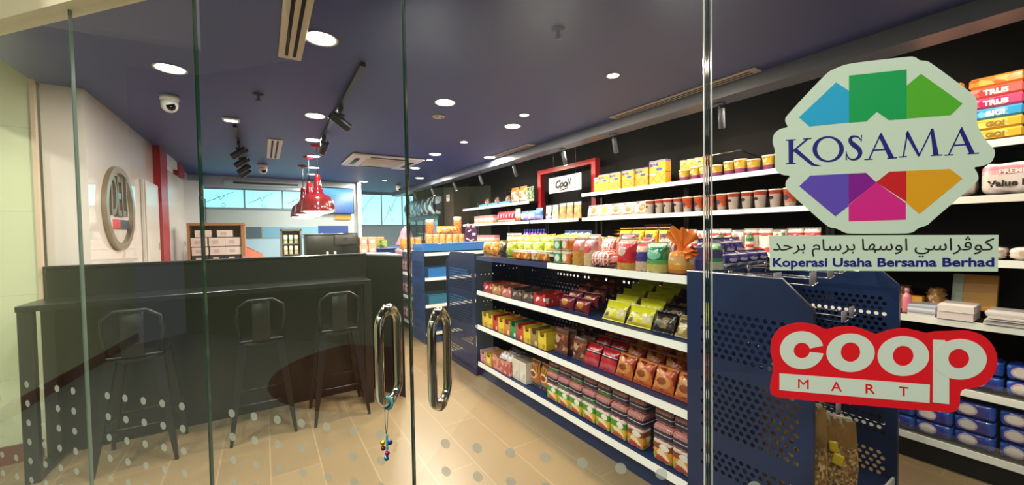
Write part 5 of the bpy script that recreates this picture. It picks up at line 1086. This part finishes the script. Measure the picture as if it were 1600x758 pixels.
chip = P('pk_chip', [(0, '#d98a1e'), (.3, '#e3b01f'), (.75, '#e8c42a'), (.9, '#3a2418')], .22, blot=(22, ['#e3b01f', '#e8cc3a', '#d98f22', '#c97a1c'], .1, .7), oval=(.5, .6, .3, .12, '#3a2030'))
bag('chip_bag', .18, .24, .09, chip, mat('seal_gold', '#c99a20', .3), 8, .010); bag('chip_dark', .18, .24, .09, P('pk_chipd', [(0, '#7a2a2e'), (.4, '#5a2030'), (.8, '#8a3a38')], .22, blot=(22, ['#6a2430', '#8a3a38', '#4a2a4a', '#c9803a'], .1, .8)), mat('seal_wine', '#5a2430', .3), 9, .010)
for i in range(4): put('chip_bag', 'chip_bag', 'yellow crisp bag standing on wall shelf, %s counted from white pouches' % ORD[i], 'crisp bag', (FX-.02, 2.74+.19*i, W4), group='yellow crisp bags on the wall shelf', tilt=(-.1, 0))
for i in range(2): put('chip_dark', 'chip_bag', 'dark wine-red crisp bag behind the yellow ones, %s from the white pouches' % ORD[i], 'crisp bag', (FX+.11, 2.84+.19*i, W4+.0), s=(1, 1, 1.15), group='dark crisp bags on the wall shelf')
for i in range(5): put('chip_bag', 'chip_bag', 'yellow crisp bag lying flat in the pile on wall shelf, %s from bottom' % ORD[i], 'crisp bag', (FX+.08, 3.46+.03*(i % 2), W4+.046*i), -PI/2+.1*math.sin(i*3), 'yellow crisp bags piled on the wall shelf', (-PI/2, 0), (1.15, .48, 1))
carton('pink_small', .12, .1, .1, P('pk_pinksmall', [(0, '#d9cdd0'), (.45, '#c85a9a'), (.75, '#9fb8b0')], .4), None)
for i in range(2): put('pink_small', 'small_box', 'small pink and pale box beside the yellow crisp pile, %s from it' % ORD[i], 'box', (FX-.03, 3.68+.13*i, W4), group='small pink boxes on the wall shelf')
bag('blue_pouch', .14, .22, .07, P('pk_bluepouch', [(0, '#c9d0d8'), (.2, '#3f5f8f'), (.6, '#86a6c4'), (.85, '#2f3f70')], .22, blot=(20, ['#5f86b0', '#c4d4e0', '#33508a', '#9ab8cc'], .2, .8)), mat('seal_blue', '#3a5080', .3), 2)
for i in range(4): put('blue_pouch', 'snack_pouch', 'blue and white pouch on wall shelf below the pouches, %s from the glass' % ORD[i], 'snack pouch', (FX, 3.98+.14*i, W4), group='blue pouches on the wall shelf')
bag('red_box_pack', .15, .15, .08, P('pk_redwhite', [(0, '#c42a3a'), (.5, '#d9c9c8'), (.7, '#c43a44')], .25, oval=(.5, .5, .3, .25, '#e8d8d6')), MATS['seal_red'], 5)
for i in range(3): put('red_box_pack', 'snack_pack', 'red and white pack on wall shelf beside purple bottles, %s from the glass' % ORD[i], 'snack pack', (FX, 4.56+.13*i, W4), group='red and white packs on the wall shelf')
bottle('purple_bottle', .035, .25, P('pk_purplebottle', [(0, '#3f2a8a'), (.3, '#7a2a8a'), (.5, '#4a3aa8')], .2), mat('cap_blue', '#3f4fb0', .3)); bottle('magenta_bottle', .035, .25, P('pk_magbottle', [(0, '#7a1f6a'), (.3, '#a82a6a'), (.5, '#6a2a80')], .2), MATS['cap_blue'])
for i in range(8): put(('purple_bottle', 'magenta_bottle')[i % 2], 'shampoo_bottle', '%s bottle on wall shelf below lilac wipes, %s from the glass' % (('purple', 'magenta')[i % 2], ORD[i]), 'bottle', (FX, 4.97+.078*i, W4), group='purple bottles on the wall shelf')
for i in range(4): put('red_white_pouch', 'snack_pouch', 'white and red pouch past the purple bottles, %s from them' % ORD[i], 'snack pouch', (FX, 5.68+.12*i, W4), group='pouches past the purple bottles', s=(1, 1, .9))
for i in range(4): put('pink_box', 'pink_box', 'pale pink carton on lower far wall shelf, %s from the pouches' % ORD[i], 'box', (FX, 6.56+.2*i, W4), group='pale cartons on the lower far wall shelf')
# top of the bay past the frame: orange picture bags, blue trays, leafy packs
bag('orange_white_bag', .22, .27, .12, P('pk_ow', [(0, '#e3dcd0'), (.3, '#d9c9b0'), (.7, '#d98a3a')], .3, blot=(18, ['#e0d6c4', '#c98a4a', '#d8c09a', '#b86a3a'], .2, .7)), mat('seal_amber', '#c9803a', .3), 3)
for i in range(2): put('orange_white_bag', 'diaper_bag', 'orange and white bag high on the shelf beside red frame, %s from the frame' % ORD[i], 'bag', (FX, 5.55+.25*i, W6), group='orange bags on the high wall shelf')
bag('leaf_pack', .1, .24, .07, P('pk_leaf', [(0, '#c4c0b0'), (.3, '#4a6a3a'), (.6, '#2f4a2a')], .3, blot=(26, ['#4a6a3a', '#6f8a5a', '#2a3f26', '#b8b8a0'], .1, .9)), MATS['seal_grey'], 4)
for i in range(2): put('leaf_pack', 'leaf_pack', 'dark green pack high on shelf right beside the red frame, %s from the frame' % ORD[i], 'pack', (FX, 5.29+.1*i, W6), group='green packs on the high wall shelf')
bag('brown_toy', .12, .16, .08, P('pk_toy', [(0, '#c9a08a'), (.4, '#7a4a38'), (.8, '#3a2a26')], .4, blot=(20, ['#8a5a44', '#5a3a30', '#c09078'], .1, .9)), MATS['seal_brown'], 5)
for i in range(3): put('brown_toy', 'brown_pack', 'small brown pack standing in the blue trays on the high shelf, %s from the frame' % ORD[i], 'pack', (FX+.04, 6.1+.4*i, W6+.006), group='brown packs in the blue trays')
for i in range(3): bin_('pale blue shallow tray on the high far wall shelf, %s from the frame' % ORD[i], FX+.02, 6.1+.4*i, W6-.003, .16, .36, .05, mat('tray_pale_blue', '#5f9fc2', .25, coat=.4), 'pale blue trays on the high wall shelf')
# --- wall bay seen right of the end display
def pack6(key, bands, **k): carton(key, .215, .12, .064, P('pk_'+key, bands, .22, coat=.7, **k), None, .012)
for nm, a, b, bl in (('orange', '#c9742a', '#d9953f', ['#d98a3a', '#b8642a', '#e3b060']), ('coral', '#c9504a', '#d9706a', ['#d9605a', '#e38a80', '#c4403f']), ('pink', '#c93a6a', '#d9608a', ['#d04a78', '#e0809a', '#b82a5a']), ('blue', '#2f8ac2', '#4aa6d9', ['#3a98cf', '#2a7ab0', '#6fbbe0']), ('yellow', '#cfa030', '#e0b84a', ['#d9ad3a', '#c9962a', '#e8c868'])):
    pack6('tis_'+nm, [(0, a), (.5, b)], blot=(30, bl, .2, .9))
for nm, wd in (('coral', 'TRUS'), ('pink', 'TRUS'), ('blue', 'BIG!'), ('yellow', 'GO!')):
    vs, fs = textmesh(wd, .04, .0006, .002); PROTO['tis_'+nm].append(('lettering', MB().add(vs, fs, T(.0, -.0615, .03) @ RX(PI/2)).mesh('word_print', mat('word_'+nm, '#f2e6e0' if nm != 'yellow' else '#8a6a20', .5))))
order = ['yellow', 'yellow', 'blue', 'pink', 'coral', 'orange']
for c, y in enumerate((.16, .42, .655)):
    for l, nm in enumerate(order): put('tis_'+nm, 'tissue_box', '%s shrink-wrapped box, layer %s from bottom, column %s from the glass end of high shelf' % (nm, ORD[l], ORD[c]), 'box', (FX-.02, y, W6+.0645*l), group='bright wrapped boxes on the high shelf')
vp = P('pk_value', [(0, '#e3d6d2'), (.62, '#e6a8b0'), (.75, '#e08a98'), (.88, '#eae0dc')], .2, coat=.7, oval=(.1, .4, .08, .3, '#d8c8c0'))
brick('value_pack', .28, .2, .19, vp, 3, .006, r=.22)
for wd, z, h, c, b in (('PREMIER', .135, .036, '#f0e4e2', .001), ('Value Pack', .065, .05, '#2a2226', .002)):
    vs, fs = textmesh(wd, h, .0008, b); PROTO['value_pack'].append(('lettering', MB().add(vs, fs, T(.0, -.1025, z) @ RX(PI/2)).mesh('value_print', mat('print_'+c[1:], c, .5))))
for i, y in enumerate((.06, .335, .64)): put('value_pack', 'tissue_pack', 'big white and pink wrapped value pack on wall shelf, %s from the glass' % ORD[i], 'tissue pack', (FX+.02, y, W5), group='value packs on the wall shelf')
brick('pink_flat', .2, .18, .075, P('pk_pinkflat', [(0, '#c9b08a'), (.25, '#e0c8c2'), (.8, '#e8d8d2')], .25, blot=(26, ['#e3d0c8', '#d98a84', '#e8dcd4', '#cfae9a'], .2, .75)), 5, .004, r=.3)
for i, y in enumerate((.05, .26, .47, .68)): put('pink_flat', 'sanitary_pack', 'flat pink and white pack on wall shelf below value packs, %s from the glass' % ORD[i], 'pack', (FX, y, W4), group='flat pink packs')
bt_ = P('pk_tissue_blue', [(0, '#26307a'), (.2, '#2f4fae'), (.7, '#3a5fc2'), (.88, '#1f2a6a')], .2, oval=(.34, .48, .24, .34, '#c9a8b4'), oval2=(.34, .48, .19, .24, '#e8dcd4'), coat=.7, blot=(16, ['#2f4fae', '#3a2f8a', '#3f8ac2', '#2a3f9a'], .1, .85))
brick('tissue_blue', .17, .12, .098, bt_, 6, .004, r=.25)
for c, y in enumerate((.10, .30, .485, .66, .835)):
    for l in range(3): put('tissue_blue', 'tissue_pack', 'blue tissue pack with oval label, bottom wall shelf, %s up in stack %s from glass' % (ORD[l], ORD[c]), 'tissue pack', (FX+.01*math.sin(c+l), y, W1+.099*l), group='blue tissue packs on the bottom shelf')
for c, y in enumerate((.08, .28, .46, .64)):
    for l in range(2): put('tissue_blue', 'tissue_pack', 'blue tissue pack with oval label, second wall shelf, %s up in stack %s from glass' % (ORD[l], ORD[c]), 'tissue pack', (FX+.02, y, W2+.099*l), group='blue tissue packs on the second shelf')
for y0, y1, z, lb in ((.02, .9, W1, 'bottom'), (.02, .75, W2, 'second')):
    t_ = MB().rbox(WX+.008, y0, z, WX+.012, y1, z+.06, .0015, 1).build('shelf_front_guard', clear_plastic); tag(t_, 'clear plastic front guard along the %s wall shelf of blue packs' % lb, 'shelf guard')
def sheaf(name, label, loc, w, d, n, th, cols, jit=.004, grp=None):
    t = thing(name, label, 'paper stack', loc, -PI/2, grp)
    for k in range(n):
        a = random.uniform(-1, 1)*jit
        MB().rbox(-w/2+a, -d/2-a, k*th, w/2+a, d/2-a, (k+.94)*th, .0012, 1, smooth=False).build('ream', mat('paper_'+cols[k % len(cols)][1:], cols[k % len(cols)], .5), t)
sheaf('paper_stack', 'thin stack of white and blue-edged paper pads next to pink bottle', (FX, .715, W3), .13, .2, 4, .017, ['#e6dcda', '#a9b0c2'])
sheaf('paper_stack', 'thick stack of pinkish white paper reams in the middle of shelf', (FX, .565, W3), .155, .22, 2, .048, ['#e6d3d0', '#ecdcd8'])
sheaf('paper_stack', 'loose stack of newspapers closest to the glass on paper shelf', (FX, .33, W3), .22, .24, 6, .013, ['#d6cbc8', '#c2b6b4', '#dcd2ce'], .012)
yk = MB().rbox(-.10, -.012, 0, .10, .012, .24, .003, 1, smooth=False).build('folder', mat('folder_amber', '#c98a2a', .4)); yk.location = (4.0, .53, W3+.03); yk.rotation_euler = (-.18, 0, -PI/2-.15); tag(yk, 'amber yellow folder with pale spine leaning at back above the paper stacks', 'folder')
MB().rbox(-.105, -.014, .001, -.05, .014, .239, .003, 1, smooth=False).build('pale_spine', mat('folder_pale', '#a8b09a', .4), yk)
bottle('pink_bottle', .024, .17, mat('pink_plastic', '#d9788a', .25), mat('pink_cap', '#e39aa6', .3)); put('pink_bottle', 'glue_bottle', 'slim pink bottle standing at the end of the paper shelf', 'bottle', (FX-.03, .80, W3))
carton('amber_box', .1, .06, .10, mat('amber_card', '#d99a3a', .4), MATS['folder_amber']); put('amber_box', 'amber_box', 'small amber box behind the pink bottle', 'box', (FX+.13, .80, W3))
for i in range(2):
    mb = MB(); mb.grid(lambda u, v: (.09*(1-.5*v)*math.cos(2*PI*u)*(1+.25*noise(u*3, v*2, i)), .07*(1-.5*v)*math.sin(2*PI*u)*(1+.25*noise(u*2, v*3, i+2)), .16*v), 20, 8, wrap=True)
    o = mb.build('cellophane_bundle', mat('cellophane_brown', '#a8743f', .12, coat=.9), loc=(FX+.21, .70+.17*i, W3)); tag(o, 'crumpled brown cellophane bundle at the back of paper shelf, %s from the folder' % ORD[i], 'bundle', 'cellophane bundles on the paper shelf')
# --- far end unit and second gondola: jars and packs
jm = P('pk_jar', [(0, '#c98a5a'), (.12, '#c97a3a'), (.85, '#d9935a')], .2, blot=(60, ['#d98a3a', '#c06a2a', '#a8a04a', '#e3b070'], .1, .84), coat=.8); jl = mat('jar_lid', '#d99a7a', .3)
jar('snack_jar', .058, .235, jm, jl); jar('tall_jar', .068, .31, P('pk_jar2', [(0, '#b85a24'), (.85, '#c9743a')], .2, blot=(60, ['#c9662a', '#b04a1c', '#d98a4a'], .05, .84), coat=.8), mat('jar_lid_pale', '#dcbfa8', .3))
ZT = 1.338
for i in range(6): put('snack_jar', 'snack_jar', 'orange snack jar in the front row on far gondola, %s from purple standee' % ORD[i], 'jar', (2.92-.118*i, 6.22, ZT), 0, 'snack jars on the far gondola')
for i in range(3): put('snack_jar', 'snack_jar', 'orange snack jar in lower group beside the jar rows, %s from them' % ORD[i], 'jar', (2.24-.125*i, 6.5, ZT), 0, 'snack jars on the far gondola', s=(1, 1, .8))
bag('long_snack', .40, .14, .12, P('pk_long', [(0, '#c9904a')], .2, blot=(40, ['#d9a45a', '#b8743a', '#e3c08a', '#a8642e'], .0, 1.0), coat=.7), MATS['seal_amber'], 6); put('long_snack', 'snack_bag', 'long tan snack bag lying across the orange jar row', 'snack bag', (2.66, 6.22, ZT+.236), 0)
put('tall_jar', 'tall_jar', 'tall orange jar standing on the jar row, nearer the purple standee', 'jar', (2.90, 6.32, ZT+.12), 0, 'tall jars on the far gondola', s=(1, 1, 1.35))
put('tall_jar', 'tall_jar', 'tall orange jar standing behind the jar row, nearer the glass cooler side', 'jar', (2.40, 6.36, ZT+.15), 0, 'tall jars on the far gondola', s=(1, 1, 1.1))
st = thing('display_standee', 'dark purple cut-out display standee with two pale-armed figures beside jars', 'standee', (2.95, 5.93, 1.338), .2)
MB().prism([(-.12, 0), (.13, 0), (.14, .25), (.11, .36), (.05, .40), (.0, .38), (-.04, .42), (-.09, .38), (-.10, .25)], 0, .02, 0, frame((0, 0, 0), (1, 0, 0), (0, 0, 1), (0, -1, 0))).build('board', mat('standee_purple', '#4a1c4a', .4), st)
for x, z, r in ((-.05, .37, .035), (.06, .36, .035)): MB().lathe([(.0001, 0), (r, 0), (r, .004), (.0001, .004)], 16, M=T(x, -.021, z) @ RX(PI/2)).build('face_print', mat('standee_skin', '#c9a090', .5), st)
for pts in ([(-.1, .16), (-.02, .12), (.06, .14)], [(-.03, .02), (.0, .12)], [(-.06, .27), (.0, .30)]): MB().tube([(x, -.024, z) for x, z in pts], .012, 6).build('arm_print', mat('standee_pale', '#d8c0c4', .5), st)
MB().rbox(.03, -.024, .2, .10, -.019, .25, .002, 1).build('badge', mat('standee_badge', '#cfc2cc', .5), st)
MB().box(-.10, .0, 0, .11, .06, .006).build('foot', MATS['standee_purple'], st)
for i in range(3):
    put('wrap_gold', 'wrapped_snack', 'wrapped pack inside the bright blue end tray, %s from the glass' % ORD[i], 'snack bag', (2.875+.075*(i-.6), 5.62, 1.342), 0, 'packs in the blue end tray', s=(.45, .6, .7))
grm = P('pk_greenfruit', [(0, '#8aa040')], .3, blot=(30, ['#7a9a3a', '#c9b84a', '#3a5a2a', '#a8b86a'], .0, 1.0)); jar('green_jar', .07, .13, grm, mat('green_lid', '#5f7a3a', .4))
for i in range(2): put('green_jar', 'green_jar', 'green and yellow jar on the deep blue island counter, %s from its end' % ORD[i], 'jar', (1.60+.17*i, 6.95, 1.362), 0, 'green jars on the island counter')
for i in range(2): put('snack_jar', 'snack_jar', 'orange jar on the deep blue island counter, %s from the green jars' % ORD[i], 'jar', (1.80-.0+.07*i, 7.4+.08*i, 1.362), 0, 'orange jars on the island counter', s=(.9, .9, .75))
bag('dark_pink_stock', .07, .1, .05, P('pk_dpink', [(0, '#3a2a30'), (.4, '#c48a90'), (.6, '#4a2a38')], .3, blot=(40, ['#c99aa0', '#3a2a34', '#7a4a58'], .1, .9)), sil, 2)
for z, w in ((.167, 'lowest'), (.577, 'second'), (.957, 'third')):
    for i in range(6): put('dark_pink_stock', 'small_pack', 'dark pink pack on the %s shelf of the second gondola, %s from the end unit' % (w, ORD[i]), 'pack', (2.03, 6.05+.16*i, z), -PI/2, 'dark pink packs down the aisle', s=(1.6, 1.2, 2.0))
for i in range(2):
    for z in (.9585, .5685): put('dark_snack', 'snack_pack', 'small dark pack in the blue tray on the %s end shelf, %s from the aisle' % (('middle', 'upper')[z > .8], ORD[i]), 'snack pack', (2.2+.16*i, 5.52, z), 0, 'packs in the end shelf trays')
# --- chillers with patterned header at the far right, brown pillar
ch = thing('drinks_chiller', 'black-framed drinks chillers with patterned black and white header at far right', 'fridge', (3.62, 10.0, 0)); ck = mat('chiller_black', '#14161a', .3)
MB().box(-.02, -1.1, 0, .48, -1.05, 2.02).box(-.02, 1.05, 0, .48, 1.1, 2.02).box(.44, -1.1, 0, .48, 1.1, 2.02).box(-.02, -1.1, 0, .48, 1.1, .2).box(-.04, -1.12, 1.95, .48, 1.12, 2.03).build('cabinet', ck, ch)
MB().box(.425, -1.04, .21, .438, 1.04, 1.94).build('lit_back', emit('chiller_glow', '#a9cbe8', .8), ch)
for k in range(4): MB().box(-.03, -1.05+.525*k+.01, .2, -.012, -1.05+.525*k+.515, 1.94).build('glass_door', glass_s, ch); MB().box(-.035, -1.05+.525*k-.015, .2, -.008, -1.05+.525*k+.015, 1.94).build('door_post', ck, ch)
for z in (.6, 1.0, 1.4): MB().box(.0, -1.04, z, .42, 1.04, z+.012).build('shelf', chrome, ch)
hm = P('pk_header', [(0, '#1a2430')], .35, blot=(9, ['#16202a', '#c4d4dc', '#1a2632', '#26343f', '#a9bcc8'], .06, .94))
MB().grid(lambda u, v: (-.10-.08*math.sin(PI*v), -1.12+2.24*u, 2.04+.46*v), 12, 8).box(-.1, -1.12, 2.03, .05, 1.12, 2.5).build('header_panel', hm, ch)
for i in range(10): put('sauce_bottle', 'drink_bottle', 'white bottle inside the far chillers, %s from the pillar' % ORD[i], 'bottle', (3.7, 9.05+.19*i, 1.4135), -PI/2, 'bottles in the far chillers')
struct(MB().box(3.72, 8.3, 0, 4.12, 8.85, 2.75).build('pillar_right', mat('pillar_brown', '#3a2b22', .5)))
nb_ = MB().box(-.004, -.09, -.08, 0, .09, .08).build('wall_notice', mat('notice_white', '#e6dcd4', .5), loc=(3.718, 8.6, 2.42)); tag(nb_, 'small white notice on the dark brown pillar', 'notice')
MB().box(-.0055, -.05, .0, -.0042, .05, .04).build('print', mat('notice_print', '#c2a89c', .5), nb_)
# --- shopper with a pink headscarf behind the far gondola
pr = bpy.data.meshes.new('body'); J = [(0, 0, .95), (0, .0, 1.15), (0, .0, 1.36), (0, .0, 1.46), (0, -.01, 1.60), (-.17, 0, 1.38), (-.22, .0, 1.1), (-.2, -.1, .9), (.17, 0, 1.38), (.22, 0, 1.1), (.2, -.1, .9), (-.1, 0, .88), (-.11, 0, .48), (-.11, .02, .06), (-.11, -.12, .03), (.1, 0, .88), (.11, 0, .48), (.11, .02, .06), (.11, -.12, .03)]
E_ = [(0,1),(1,2),(2,3),(3,4),(2,5),(5,6),(6,7),(2,8),(8,9),(9,10),(0,11),(11,12),(12,13),(13,14),(0,15),(15,16),(16,17),(17,18)]
RAD = [.13,.13,.12,.05,.095,.06,.042,.032,.06,.042,.032,.09,.06,.045,.035,.09,.06,.045,.035]
pr.from_pydata(J, E_, []); po = bpy.data.objects.new('person', pr); C.objects.link(po); pr.materials.append(mat('skin', '#b98a6f', .5))
po.modifiers.new('skin', 'SKIN'); po.modifiers.new('smooth', 'SUBSURF').levels = 2
for v, r_ in zip(pr.skin_vertices[0].data, RAD): v.radius = (r_, r_)
pr.skin_vertices[0].data[0].use_root = True
po.location = (2.86, 9.15, 0); po.rotation_euler = (0, 0, 2.6); tag(po, 'person in a pink headscarf and long pink robe turned away beyond far gondola', 'person')
pk = mat('headscarf_pink', '#b87f92', .7); rb = mat('robe_pink', '#a06a80', .7)
def scarf(u, v):
    a = 2*PI*u; z = 1.775-.44*v; r = .02+.115*math.sin(min(1, v*2.2)*PI/2)+.16*max(0, v-.45); fo = 1+.05*math.sin(a*7+v*6)*min(1, v*2)
    return (r*1.0*math.cos(a)*fo, r*1.05*math.sin(a)*fo+.0, z)
MB().grid(scarf, 40, 22, wrap=True).build('headscarf', pk, po)
MB().grid(lambda u, v: ((.24+.10*v)*math.cos(2*PI*u)*(1+.04*math.sin(14*PI*u)*v), (.16+.1*v)*math.sin(2*PI*u)*(1+.04*math.sin(14*PI*u)*v), 1.40-1.3*v), 40, 14, wrap=True).build('robe', rb, po)
hd = MB().lathe([(.0001, -.03), (.03, -.02), (.034, .0), (.0001, .02)], 10, M=T(0, -.11, 1.62) @ RX(PI/2)); hd.build('nose', MATS['skin'], po)
